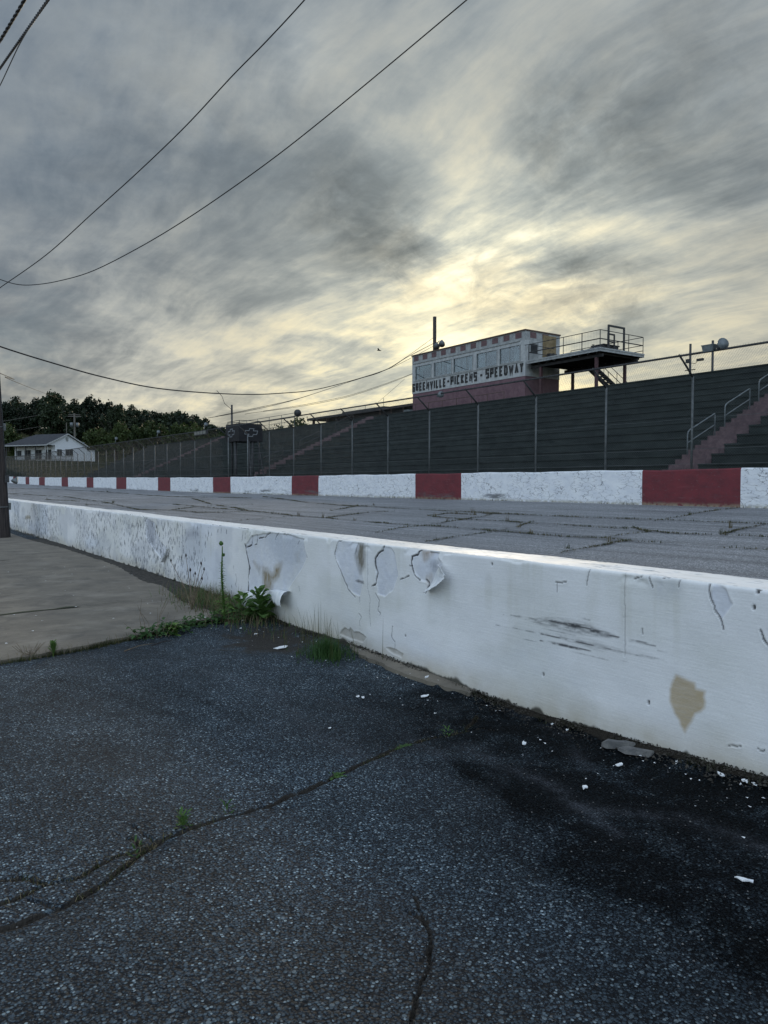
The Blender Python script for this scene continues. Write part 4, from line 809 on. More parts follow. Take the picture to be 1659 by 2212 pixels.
# ------------------------------------------------------------------ grandstand
AISLE = [(13.98, 15.08), (47.5, 48.6), (76.6, 77.7), (-19.5, -18.4)]
def rowx(k): return 23.04 + .76 * k
def rowz(k): return 2.49 + .35 * k
def build_stand():
    s = thing('grandstand', (27, 30, 1.2), 'long dark concrete grandstand of bare stepped rows behind the catch fence', 'grandstand')
    cuts = sorted([a for p in AISLE for a in p]); yb = [-34.0] + cuts + [104.0]
    joints = []
    for k in range(-2, 13):
        x0, x1, z = rowx(k), rowx(k) + (.80 if k < 12 else 1.7), rowz(k)
        ye = 104.0 - (12 - k) * .15
        for i in range(0, len(yb), 2):
            a, b = yb[i], min(yb[i + 1], ye)
            n = max(1, round((b - a) / 7.6))
            for j in range(n):
                p, q = a + (b - a) * j / n, a + (b - a) * (j + 1) / n - (.012 if j < n - 1 else 0)
                bm = MB().box(x0, x1, p, q, z - .62, z - .06)
                bm.box(x0 - .035, x1, p, q, z - .0599, z)
                bm.build('seat_row', MT['stand'], s)
        for (a, b) in AISLE:
            MB().box(x0 + .002, x1, a + .003, b - .003, z - .5, z - .002).build('aisle_step', MT['pink'], s)
            MB().box(x0 - .38, x0 + .001, a + .003, b - .003, z - .7, z - .177).build('aisle_step', MT['pink'], s)
    MB().box(33.0, 33.86, -34, 104, 1.0, 6.66).build('back_wall', MT['stand'], s)
    MB().prism([(21.5, 1.0), (33.0, 1.0), (33.0, 6.5), (32.2, 6.5)], 104.0, 104.3, 'y').build('end_wall', MT['stand'], s)
    def rail(k0, k1, y, m):
        p0 = Vector((rowx(k0) + .12, y, rowz(k0) - .02)); p1 = Vector((rowx(k1) + .25, y, rowz(k1) - .02))
        bm = MB(); h = .82; U = Vector((0, 0, 1))
        d = (p1 - p0).normalized()
        bm.tube([p0 - U * .25, p0 + U * (h - .12), p0 + U * (h - .03) + d * .04, p0 + U * h + d * .14, p1 + U * h - d * .14, p1 + U * (h + .0) - d * .02, p1 + U * (h - .1), p1 - U * .3], .024, 8)
        bm.tube([p0 + U * .42, p1 + U * .42], .02, 6)
        bm.build('handrail', MT[m], s, True)
    for yy, ks in ((14.95, [(0, 2), (3, 5), (6, 8), (9, 11)]), (48.4, [(0, 2), (4, 6), (8, 10)]), (77.5, [(0, 2), (5, 7)])):
        for k0, k1 in ks: rail(k0, k1, yy, 'darksteel' if yy > 40 else 'lamp')
    # guard rail along the back of the top row
    bm = MB()
    def guard(x, ya, yb_, step, z0, z1, mids, name, mat, rr=.02):
        n = round((yb_ - ya) / step); b = MB()
        for i in range(n + 1):
            y = ya + (yb_ - ya) * i / n; b.tube([(x, y, z0), (x, y, z1)], rr, 6)
        b.tube([(x, ya, z1), (x, yb_, z1)], rr, 6)
        for m in mids: b.tube([(x, ya, m), (x, yb_, m)], rr * .8, 6)
        b.build(name, mat, s)
    guard(33.3, 34.4, 48.3, 1.47, 6.69, 7.32, [], 'guard_rail', MT['rust'])
    guard(33.0, 62.0, 78.0, 2.6, 6.6, 8.1, [7.0, 7.35, 7.7], 'guard_rail', MT['galv'], .025)
build_stand()

# ------------------------------------------------------------------ press box
GL = {'G': [[(1, .80), (1, 1), (0, 1), (0, 0), (1, 0), (1, .48), (.5, .48)]], 'R': [[(0, 0), (0, 1), (1, 1), (1, .5), (0, .5)], [(.4, .5), (1, 0)]],
      'E': [[(1, 1), (0, 1), (0, 0), (1, 0)], [(0, .5), (.8, .5)]], 'N': [[(0, 0), (0, 1), (1, 0), (1, 1)]], 'V': [[(0, 1), (.5, 0), (1, 1)]],
      'I': [[(.5, 1.06), (.5, -.06)]], 'L': [[(0, 1.06), (0, 0), (1, 0)]], '-': [[(0, .5), (1, .5)]], 'P': [[(0, -.06), (0, 1), (1, 1), (1, .47), (0, .47)]],
      'C': [[(1, 1), (0, 1), (0, 0), (1, 0)]], 'K': [[(0, -.06), (0, 1.06)], [(1, 1.03), (.06, .5), (1, -.03)]],
      'S': [[(1, .78), (1, 1), (0, 1), (0, .52), (1, .52), (1, 0), (0, 0)]], 'D': [[(0, 0), (0, 1), (.68, 1), (1, .76), (1, .24), (.68, 0), (-.06, 0)]],
      'W': [[(0, 1), (.22, 0), (.5, .7), (.78, 0), (1, 1)]], 'A': [[(0, -.03), (.5, 1), (1, -.03)], [(.2, .33), (.8, .33)]], 'Y': [[(0, 1.03), (.5, .5), (1, 1.03)], [(.5, .5), (.5, -.05)]]}
def stroke(bm, pts, hw, to3, d0, d1):
    n = len(pts); L = []; Rr = []
    for i, p in enumerate(pts):
        p = np.array(p); a = np.array(pts[max(i - 1, 0)]); b = np.array(pts[min(i + 1, n - 1)])
        t1 = (p - a) / (np.linalg.norm(p - a) + 1e-9) if i else None; t2 = (b - p) / (np.linalg.norm(b - p) + 1e-9) if i < n - 1 else None
        if t1 is None: nn = np.array([-t2[1], t2[0]])
        elif t2 is None: nn = np.array([-t1[1], t1[0]])
        else:
            n1 = np.array([-t1[1], t1[0]]); n2 = np.array([-t2[1], t2[0]]); nn = n1 + n2; nn /= np.linalg.norm(nn) + 1e-9
            nn = nn / max(nn @ n1, .42)
        L.append(p + nn * hw); Rr.append(p - nn * hw)
    vs = []
    for i in range(n):
        for d in (d0, d1):
            vs.append(to3(L[i], d)); vs.append(to3(Rr[i], d))
    fs = []
    for i in range(n - 1):
        a = 4 * i; b = a + 4
        fs += [(a + 2, a + 3, b + 3, b + 2), (a, b, b + 1, a + 1), (a, a + 2, b + 2, b), (a + 1, b + 1, b + 3, a + 3)]
    fs += [(0, 1, 3, 2), (4 * n - 4, 4 * n - 2, 4 * n - 1, 4 * n - 3)]
    bm.add(vs, fs)

def build_press_box():
    X, XB, YA, YB = 34.0, 37.15, 33.25, 45.0
    p = thing('press_box', (X, 39, 6.66), 'flat roofed press box with speedway lettering, a window row and red parapet checks', 'building')
    MB().box(X + .03, XB, YA + .03, YB - .03, 5.6, 8.25).build('lower_wall', MT['pinkwall'], p)
    W = [(44.63, 42.64), (42.39, 40.37), (40.2, 38.14), (37.79, 35.77), (35.56, 33.65)]
    b = MB()
    b.box(X, X + .15, YA, YB, 8.25, 9.22)                     # lettered band
    MB().box(X - .001, X + .15, YA - .001, YB, 10.50, 11.08).build('parapet', MT['fascia'], p)
    b.box(X, X + .15, YA, YB, 10.28, 10.499)
    ed = [YB] + [q for w in W for q in w] + [YA]
    for i in range(0, len(ed), 2): b.box(X + .001, X + .149, ed[i + 1], ed[i], 9.22, 10.28)
    b.box(X + .15, XB, YA, YA + .14, 8.25, 10.5)            # side wall towards the deck
    MB().box(X + .151, XB, YA - .001, YA + .14, 10.501, 11.079).build('parapet', MT['fascia'], p)
    b.box(X + .15, XB, YB - .14, YB, 8.25, 11.079)
    b.box(XB - .14, XB, YA + .14, YB - .14, 8.25, 10.95)
    b.build('upper_wall', MT['white'], p)
    MB().box(X - .06, XB + .05, YA - .05, YB + .06, 11.08, 11.16).build('roof', MT['rust'], p)
    MB().box(X + .16, XB - .15, YA + .15, YB - .15, 8.27, 8.33).build('floor_board', MT['dark'], p)
    MB().box(X + .9, X + .96, YA + .15, YB - .15, 8.33, 11.07).build('back_partition', MT['dark'], p)
    MB().box(X - .05, X, YA + .45, YB - .1, 10.47, 10.53).build('ledge', MT['fascia'], p)
    MB().box(X - .04, X, YA + .2, YB - .2, 9.14, 9.20).build('sill', MT['fascia'], p)
    rr = random.Random(3)
    for i, (a, c) in enumerate(W):
        f = MB(); t = .055
        f.box(X - .03, X + .10, c, c + t, 9.22, 10.28); f.box(X - .03, X + .10, a - t, a, 9.22, 10.28)
        f.box(X - .028, X + .098, c + t, a - t, 10.28 - t, 10.28); f.box(X - .028, X + .098, c + t, a - t, 9.22, 9.22 + t)
        mid = [a - .5, (a + c) / 2 + .2, (a + c) / 2 - .35, (a + c) / 2 + .12, (a + c) / 2 + .05][i]
        f.box(X + .02, X + .05, mid - .018, mid + .018, 9.22 + t, 10.28 - t)
        fr = f.build('window', MT['fascia'], p)
        for (u, v) in ((c + t, mid - .018), (mid + .018, a - t)):
            MB().box(X + .03, X + .036, u, v, 9.22 + t, 10.28 - t).build('pane', MT['glass'], fr)
        # curtains: folded cloth, drawn differently behind each window
        spans = [[(.0, .35)], [(.12, .45), (.60, 1)], [(.0, .24), (.38, .62), (.7, 1.0)], [(.0, .36)], [(.62, .8)]][i]
        for (s0, s1) in spans:
            ya, yb_ = a - (a - c) * s0, a - (a - c) * s1; n = 26; vs = []
            for k in range(n + 1):
                y = ya + (yb_ - ya) * k / n; x = X + .2 + .035 * math.sin(k * 1.9 + i) + .01 * rr.random()
                vs += [(x, y, 9.24), (x, y, 10.27)]
            MB().add(vs, [(2 * k, 2 * k + 2, 2 * k + 3, 2 * k + 1) for k in range(n)]).build('curtain', MT['curtain'], fr)
    for k in range(11):
        y = 44.76 - 1.064 * k
        MB().box(X - .012, X, y - .54, y, 10.67, 11.03).build('check_block', MT['checkred'], p)
    for k in range(2):
        x = X + .42 + 1.1 * k; MB().box(x, x + .55, YA - .012, YA, 10.67, 11.03).build('check_block', MT['checkred'], p)
    def word(txt, ya, yb_, z0, z1):
        wd = {'I': .42, '-': .62, 'W': 1.25, 'V': 1.05, 'L': .92}
        tot = sum(wd.get(c, 1) for c in txt) + .28 * (len(txt) - 1); k = (ya - yb_) / tot; y = ya
        for c in txt:
            w = wd.get(c, 1) * k; bm = MB()
            for i, st in enumerate(GL[c]):
                hw = .070
                pts = [(u * (w - 2 * hw) + hw, v * (z1 - z0 - 2 * hw) + hw) for u, v in st]
                stroke(bm, pts, hw, lambda q, d, y=y: (X - d, y - q[0], z0 + q[1]), .0025 + .0012 * i, .022 + .002 * i)
            bm.build('letter', MT['black'], p); y -= w + .28 * k
    word('GREENVILLE', 44.98, 41.0, 8.39, 9.02); word('-', 40.92, 40.58, 8.48, 9.0); word('PICKENS', 40.5, 37.72, 8.42, 9.06)
    word('-', 37.46, 37.12, 8.5, 9.03); word('SPEEDWAY', 36.88, 33.38, 8.47, 9.12)
    # door and frames on the side towards the deck
    d = MB().box(X + .35, X + 1.15, YA - .03, YA, 8.98, 10.45).build('door', MT['fascia'], p)
    MB().box(X + .45, X + 1.05, YA - .04, YA - .03, 9.7, 10.3).build('pane', MT['dark'], d)
    MB().box(X + 1.55, X + 2.75, YA - .05, YA, 8.98, 10.95).build('plywood_sheet', simple('brown_plywood', (.16, .12, .06), (.24, .18, .10), 3, .85), p)
    MB().box(X + 1.9, X + 2.6, YA - .30, YA - .05, 9.2, 9.8).build('ventilator', MT['darksteel'], p)
build_press_box()

def build_deck():
    XA, XB, YA, YB, Z = 34.0, 38.0, 27.45, 33.1, 9.16
    d = thing('viewing_deck', (36, 30, 6.7), 'raised flat viewing deck on red posts with a pipe railing, beside the press box', 'platform')
    MB().box(XA + .05, XB - .05, YA + .05, YB - .05, Z - .13, Z - .01).build('floor_slab', MT['soffit'], d)
    f = MB(); f.box(XA, XA + .05, YA, YB, Z - .2, Z); f.box(XB - .05, XB, YA, YB, Z - .2, Z); f.box(XA + .05, XB - .05, YA, YA + .05, Z - .2, Z); f.box(XA + .05, XB - .05, YB - .05, YB, Z - .2, Z)
    f.box(XA - .025, XA, YA - .025, YB, Z - .07, Z + .015); f.box(XA, XB, YA - .025, YA, Z - .07, Z + .015)
    f.build('fascia', MT['fascia'], d)
    j = MB()
    for k in range(9): y = YA + .3 + k * .63; j.box(XA + .06, XB - .06, y, y + .05, Z - .30, Z - .132)
    j.build('joists', MT['soffit'], d)
    MB().box(XB - .62, XB - .5, YA + .05, YB - .05, Z - .52, Z - .31).build('beam', MT['soffit'], d)
    MB().box(XA + .25, XA + .37, YA + .05, YB - .05, Z - .47, Z - .31).build('beam', MT['soffit'], d)
    for (x, y, zb) in ((34.31, 32.2, 5.6), (34.31, 27.95, 5.6), (37.45, 28.4, 4.4), (37.45, 32.4, 4.4)):
        MB().box(x - .075, x + .075, y - .075, y + .075, zb, Z - .47).build('post', MT['redsteel'], d)
    r = MB(); zt = Z + 1.0
    def seg(a, b): r.tube([a, b], .022, 6)
    P = [(XA + .05, YB - .1), (XA + .05, 30.2), (XA + .05, 28.8), (XA + .05, YA + .05), (XB - 1.4, YA + .05), (XB - .05, YA + .05), (XB - .05, 29.3), (XB - .05, 31.2), (XB - .05, YB - .1)]
    for (x, y) in P: r.tube([(x, y, Z), (x, y, zt)], .024, 6)
    for a, b in zip(P[:-1], P[1:]):
        for h in (1.0, .52, .2 if a[0] > 37 else .5): seg((a[0], a[1], Z + h), (b[0], b[1], Z + h))
    seg((XA - .1, YB + .1, zt - .02), (XA + .05, YB - .1, zt)); seg((XA + .05, YB - .1, Z + 1.0), (XA + 2.4, YB - .06, Z + .98)); seg((XA + .05, YB - .1, Z + .5), (XA + 2.4, YB - .06, Z + .5))
    r.build('railing', MT['darksteel'], d)
    for i, (y0, y1) in enumerate(((30.2, 28.85), (28.75, 27.55))):
        w = MB()
        for k in range(12): y = y0 + (y1 - y0) * k / 11; w.tube([(XA + .05, y, Z + .06), (XA + .05, y, Z + .98)], .0035, 3)
        w.build('wire_infill', MT['galv'], d)
    # rear stair running down to the right
    s = MB(); a0, a1 = Vector((38.15, 31.9, 9.05)), Vector((38.15, 29.0, 6.5))
    for x in (38.15, 39.0):
        s.bar((x, a0.y, a0.z), (x, a1.y, a1.z), .06, .26)
    s.build('stringer', MT['darksteel'], d)
    for k in range(12):
        q = a0.lerp(a1, (k + .7) / 12.5); MB().box(38.18, 38.97, q.y - .13, q.y + .13, q.z - .02, q.z + .02).build('stair_tread', MT['darksteel'], d)
    h = MB()
    for x in (38.15, 39.0):
        for hh in (.95, .5): h.tube([(x, a0.y - .6, a0.z + hh - .5), (x, a1.y, a1.z + hh)], .02, 6)
        for t in (.25, .6, .95):
            q = a0.lerp(a1, t); h.tube([(x, q.y, q.z), (x, q.y, q.z + .95)], .02, 6)
    h.build('stair_rail', MT['darksteel'], d)
    c = MB()                                          # bolts and stubs left along the deck edge
    rr = random.Random(6)
    for (y, hgt) in ((31.9, .10), (31.2, .22), (30.6, .08), (29.6, .07), (29.0, .12), (28.2, .30), (27.8, .06)):
        c.box(XA + .3, XA + .34, y, y + .04, Z - .01, Z + hgt); c.box(XA + .28, XA + .36, y - .05, y + .09, Z + hgt - .02, Z + hgt)
    c.build('bolt_stubs', MT['darksteel'], d)
    # camera cage and chest standing on the deck
    g = thing('camera_frame', (35.8, 28.1, Z), 'square dark steel frame standing on the right end of the viewing deck', 'frame')
    b = MB()
    for (x, y) in ((35.1, 27.75), (36.5, 27.75)): b.box(x, x + .09, y, y + .09, Z, Z + 1.36)
    b.box(35.1, 36.59, 27.752, 27.838, Z + 1.36, Z + 1.46)
    b.build('outer_frame', MT['darksteel'], g)
    b = MB()
    for x in (35.75, 36.32): b.box(x, x + .07, 28.3, 28.37, Z, Z + 1.05)
    b.box(35.75, 36.39, 28.301, 28.369, Z + 1.05, Z + 1.14); b.box(35.82, 36.32, 28.305, 28.365, Z + .62, Z + .70)
    b.build('inner_frame', MT['darksteel'], g)
    t = thing('equipment_chest', (35.7, 28.9, Z), 'low dark chest with a sloping lid on the viewing deck beside the steel frame', 'chest')
    MB().prism([(34.9, Z), (36.9, Z), (36.9, Z + .46), (35.6, Z + .46), (34.9, Z + .2)], 28.45, 29.3, 'y').build('chest_body', MT['darksteel'], t)
    MB().box(35.5, 36.95, 28.4, 29.35, Z + .461, Z + .52).build('lid', MT['darksteel'], t)
build_deck()

# ------------------------------------------------------------------ poles, lamps, shelter, starter stand
def lampdish(bm, base, d, r, L):
    base = Vector(base); d = Vector(d).normalized()
    bm.tube([base, base + d * L * .3, base + d * L * .75, base + d * L], [r * .25, r * .45, r * .92, r], 14)
def build_poles():
    x, y = DATA['BPOLE']
    p = thing('light_pole', (x, y, 6), 'dark pole with two lamps rising behind the left end of the press box', 'pole')
    MB().tube([(x, y, 4), (x, y, 15.1)], .15, 10).build('shaft', MT['bark'], p, True)
    for dy, dz in ((-.28, 12.7), (-.95, 12.8)):
        b = MB(); b.tube([(x, y, dz - .1), (x, y + dy * .6, dz + .25), (x, y + dy, dz + .2)], .03, 6); lampdish(b, (x, y + dy, dz + .25), (-.5, -.55, -.75), .27, .6); b.build('flood_lamp', MT['lamp'], p, True)
    px, py = 36.0, 23.15
    for (px, py, zt, lab) in ((36, 23.15, 8.9, 'thin dark pole with a small camera behind the top of the grandstand'), (36, 21.88, 8.88, 'thin dark pole with a grey box behind the round floodlight on the fence')):
        p = thing('service_pole', (px, py, 6), lab, 'pole')
        MB().tube([(px, py, 4), (px, py, zt)], .06, 8).build('shaft', MT['darksteel'], p, True)
        if py > 22:
            b = MB(); b.tube([(px, py, 7.9), (px, py - .3, 7.82), (px, py - .4, 7.95)], .015, 5); b.box(px - .07, px + .07, py - .75, py - .4, 7.93, 8.05); b.build('security_camera', MT['darksteel'], p)
            MB().box(px - .12, px + .05, py - .02, py + .2, 7.9, 8.1).build('junction_box', MT['darksteel'], p)
            MB().box(px - .03, px + .03, py - .3, py + .3, 7.5, 7.54).build('crossbar', MT['darksteel'], p)
    # lamps on the fence rail
    t = thing('floodlight', (18.9, 11.23, 5.13), 'round grey floodlight on the fence top rail at the right', 'floodlight')
    b = MB(); lampdish(b, (18.98, 11.36, 5.20), (-.55, -1.0, .25), .16, .22); b.build('reflector', MT['lamp'], t, True)
    MB().box(18.87, 18.93, 11.3, 11.36, 5.1, 5.22).build('bracket', MT['darksteel'], t)
    t = thing('ballast_box', (18.9, 11.6, 5.13), 'grey ballast box clamped to the fence top rail beside the round floodlight', 'box')
    MB().hexa([(18.82, 11.45, 5.08), (18.98, 11.45, 5.08), (18.98, 11.73, 5.08), (18.82, 11.73, 5.08), (18.80, 11.42, 5.25), (19.0, 11.42, 5.25), (19.0, 11.76, 5.25), (18.80, 11.76, 5.25)]).build('housing', MT['lamp'], t)
    MB().box(18.79, 19.01, 11.41, 11.77, 5.25, 5.27).build('lid', MT['lamp'], t)
    t = thing('floodlight', (18.9, 35.1, 5.1), 'dark round floodlight on the fence rail left of the low shelter roof', 'floodlight')
    b = MB(); lampdish(b, (18.95, 35.0, 5.32), (-.55, -.5, -.25), .20, .38); b.tube([(18.9, 35.05, 5.1), (18.9, 35.05, 5.32)], .03, 6); b.build('reflector', MT['darksteel'], t, True)
    t = thing('loudspeaker', (19.0, 27.4, 5.1), 'pale grey horn loudspeaker on the fence rail in front of the lettering', 'loudspeaker')
    b = MB(); lampdish(b, (18.98, 23.42, 5.02), (-.2, -1.0, .15), .13, .32); b.tube([(18.92, 23.4, 5.1), (18.98, 23.4, 5.0)], .03, 6); b.build('horn', MT['lamp'], t, True)
    for i, (yy, zz) in enumerate(((48.6, 0), (58.6, .06), (70.7, .14), (83.3, .22))):
        t = thing('loudspeaker', (18.9, yy, 5.1 + zz), ['small pale horn speaker on the fence rail beside the starter stand', 'small pale horn speaker on the fence rail left of the light bar', 'small pale horn speaker midway along the far fence rail', 'small pale horn speaker on the fence rail by the house'][i], 'loudspeaker', 'small horn speakers along the far fence rail')
        b = MB(); lampdish(b, (18.95, yy - .1, 5.38 + zz), (-.15, -.9, .35), .14, .36); b.tube([(18.9, yy, 5.05 + zz), (18.93, yy - .1, 5.42 + zz)], .03, 6); b.build('horn', MT['lamp'], t, True)
    t = thing('light_bar', (18.8, 48.8, 4.9), 'long dark rectangular light fixture hung under the far fence rail', 'lamp')
    MB().box(18.7, 18.85, 47.7, 49.9, 4.80, 5.08).build('housing', MT['darksteel'], t)
    for k in range(4):
        MB().box(18.68, 18.7, 47.75 + .54 * k, 48.2 + .54 * k, 4.84, 5.04).build('lens', MT['lens'], t)
build_poles()

def build_shelter():
    s = thing('shelter_building', (37, 56, 6.6), 'low flat roofed shelter on posts behind the grandstand, left of the press box', 'shelter')
    MB().box(35.6, 39.5, 46.3, 64.3, 7.66, 7.86).build('roof', MT['roofdark'], s)
    MB().box(35.9, 39.2, 51.5, 58.2, 7.86, 8.02).build('roof_curb', MT['roofdark'], s)
    for y in (63.65, 61.0): MB().box(35.9, 36.1, y - .1, y + .1, 4, 7.66).build('post', MT['rust'], s)
    MB().box(36.2, 39.4, 46.4, 59.4, 4, 7.66).build('wall', MT['roofdark'], s)
    MB().prism([(59.2, 7.66), (60.1, 7.66), (59.2, 7.2)], 36.0, 36.3, 'x').build('bracket', MT['roofdark'], s)
    b = MB()
    for y, h in ((53.1, 8.9), (56.0, 8.6)): b.tube([(37, y, 7.8), (37, y, h)], .02, 5)
    b.build('vent_pipes', MT['darksteel'], s)
    v = thing('exhaust_vent', (35.0, 45.9, 6.7), 'small pale rooftop exhaust vent on top of the grandstand left of the press box', 'vent')
    MB().box(34.2, 34.75, 45.55, 46.25, 6.66, 7.02).build('vent_base', MT['lamp'], v)
    MB().prism([(45.45, 7.02), (46.35, 7.02), (46.2, 7.16), (45.6, 7.16)], 34.1, 34.85, 'x').build('vent_hood', MT['lamp'], v)
    # starter's stand behind the fence
    t = thing('starter_stand', (21.1, 47, 1.3), 'dark boxed starter stand on tall legs behind the fence with pale bowtie outlines', 'stand')
    x0, x1, y0, y1, z0, z1 = 20.3, 22.0, 46.0, 48.15, 4.32, 5.5
    p = MB(); th = .05
    MB().box(x0, x0 + th, y0, y1, z0, z1).build('front_panel', MT['panel'], t)
    MB().box(x0 + th, x1, y0, y0 + th, z0, z1).build('side_panel', MT['panel'], t)
    MB().box(x0 + th, x1, y1 - th, y1, z0, z1).build('side_panel', MT['panel'], t)
    MB().box(x1, x1 + th, y0, y1, z0, z1 - .3).build('rear_panel', MT['panel'], t)
    MB().box(x0 + th, x1, y0 + th, y1 - th, z0 + .05, z0 + .12).build('floor_slab', MT['darksteel'], t)
    bow = [(-.5, -.12), (-.43, .12), (-.16, .12), (-.11, .26), (.22, .26), (.17, .12), (.5, .12), (.43, -.12), (.16, -.12), (.11, -.26), (-.22, -.26), (-.17, -.12), (-.5, -.12)]
    b = MB(); stroke(b, bow, .028, lambda q, d: (x0 - d, (y0 + y1) / 2 + .15 - q[0] * 1.1, (z0 + z1) / 2 + q[1]), 0, .012); b.build('emblem', MT['emblem'], t)
    b = MB(); stroke(b, bow, .025, lambda q, d: ((x0 + x1) / 2 + q[0] * .95 + .05, y0 - d, (z0 + z1) / 2 + q[1]), 0, .012); b.build('emblem', MT['emblem'], t)
    for (x, y) in ((20.45, 46.85), (21.35, 46.15)): MB().tube([(x, y, .9), (x, y, z0 + .05)], .10, 8).build('leg', MT['darksteel'], t, True)
    for (x, y) in ((21.9, 46.3), (21.9, 47.9)): MB().tube([(x, y, .9), (x, y, z0 + .05)], .05, 6).build('leg', MT['darksteel'], t, True)
    l = MB()
    for x in (20.85, 21.95):
        l.tube([(x, 45.2 + (x > 21.5) * .1, 1.0), (x * .6 + 8.5, 45.95, z0)], .045, 6)
    l.build('ladder_rail', MT['darksteel'], t)
    for k in range(7): MB().tube([(20.92, 45.28 + k * .09, 1.5 + k * .4), (21.9, 45.33 + k * .09, 1.5 + k * .4)], .025, 5).build('ladder_rung', MT['darksteel'], t)
    r = MB()
    for (x, y) in ((20.4, 46.1), (21.9, 46.1), (21.9, 48.0), (20.4, 48.0)): r.tube([(x, y, z1 - .05), (x, y, z1 + .22)], .025, 5)
    r.tube([(20.4, 46.1, z1 + .2), (21.9, 46.1, z1 + .2), (21.9, 48, z1 + .2), (20.4, 48, z1 + .2), (20.4, 46.1, z1 + .2)], .022, 5)
    r.build('top_rail', MT['darksteel'], t)
    x, y = DATA['FPOLE']
    q = thing('service_pole', (x + 1.7, y + 3.4, 1.3), 'slender dark wire pole rising just behind the starter stand', 'pole')
    MB().tube([(x + 1.7, y + 3.9, 1.2), (x + 1.7, y + 3.9, 6.9)], .07, 8).build('shaft', MT['darksteel'], q, True)
    MB().tube([(x + 1.68, y + 3.9, 6.0), (x + 1.6, y + 3.8, 6.6), (x + 1.3, y + 4.2, 7.0), (x + 1.2, y + 4.4, 7.5), (x + .9, y + 4.6, 7.9)], .018, 5).build('drop_lead', MT['cable'], q)
build_shelter()

# near utility pole at the left edge
def build_near_pole():
    x, y = DATA['POLE']; lean = -.030
    p = thing('utility_pole', (x, y, 0), 'weathered wooden utility pole at the left edge beside the end of the white pit wall', 'pole')
    n = 20; vs = []; fs = []; hs = [-.4, 0, .5, 1, 1.6, 2.4, 3.4, 4.6, 6.0, 8.2]; r = random.Random(5); ph = [r.uniform(-.010, .010) for _ in range(n)]
    for i, h in enumerate(hs):
        rad = .24 - .012 * h
        for k in range(n):
            a = 2 * math.pi * k / n; q = rad + ph[k] + r.uniform(-.003, .003); vs.append((x + lean * h + q * math.cos(a), y + q * math.sin(a), h))
    for i in range(len(hs) - 1):
        for k in range(n): fs.append((i * n + k, i * n + (k + 1) % n, (i + 1) * n + (k + 1) % n, (i + 1) * n + k))
    fs.append(tuple((len(hs) - 1) * n + k for k in range(n)))
    MB().add(vs, fs).build('shaft', MT['bark'], p)
    for h in (.87, 3.02):
        b = MB(); rad = .25 - .012 * h; b.tube([(x + lean * h + rad * math.cos(a), y + rad * math.sin(a), h + .012 * math.sin(a)) for a in np.linspace(0, 2 * math.pi, 25)], .016, 5)
        b.box(x + lean * h + rad - .02, x + lean * h + rad + .07, y - .06, y + .05, h - .09, h + .10)
        b.build('steel_band', MT['galv'], p)
    MB().tube([(x + lean * h + .245 - .012 * h, y - .06, h) for h in (.0, 1, 2, 3, 4, 5, 6)], .018, 6).build('conduit', MT['darksteel'], p)
    t = thing('yard_lamp', (x + .2, y - .05, 1.62), 'small dented lamp hanging on the right side of the wooden utility pole', 'lamp')
    b = MB(); b.box(x + .13, x + .24, y - .14, y + .0, 1.52, 1.72); b.tube([(x + .2, y - .07, 1.72), (x + .34, y - .1, 1.74), (x + .44, y - .12, 1.60)], .012, 5); b.build('bracket', MT['darksteel'], t)
    b = MB(); lampdish(b, (x + .44, y - .12, 1.66), (-.5, -.2, -.75), .09, .16); b.build('reflector', MT['lamp'], t, True)
build_near_pole()

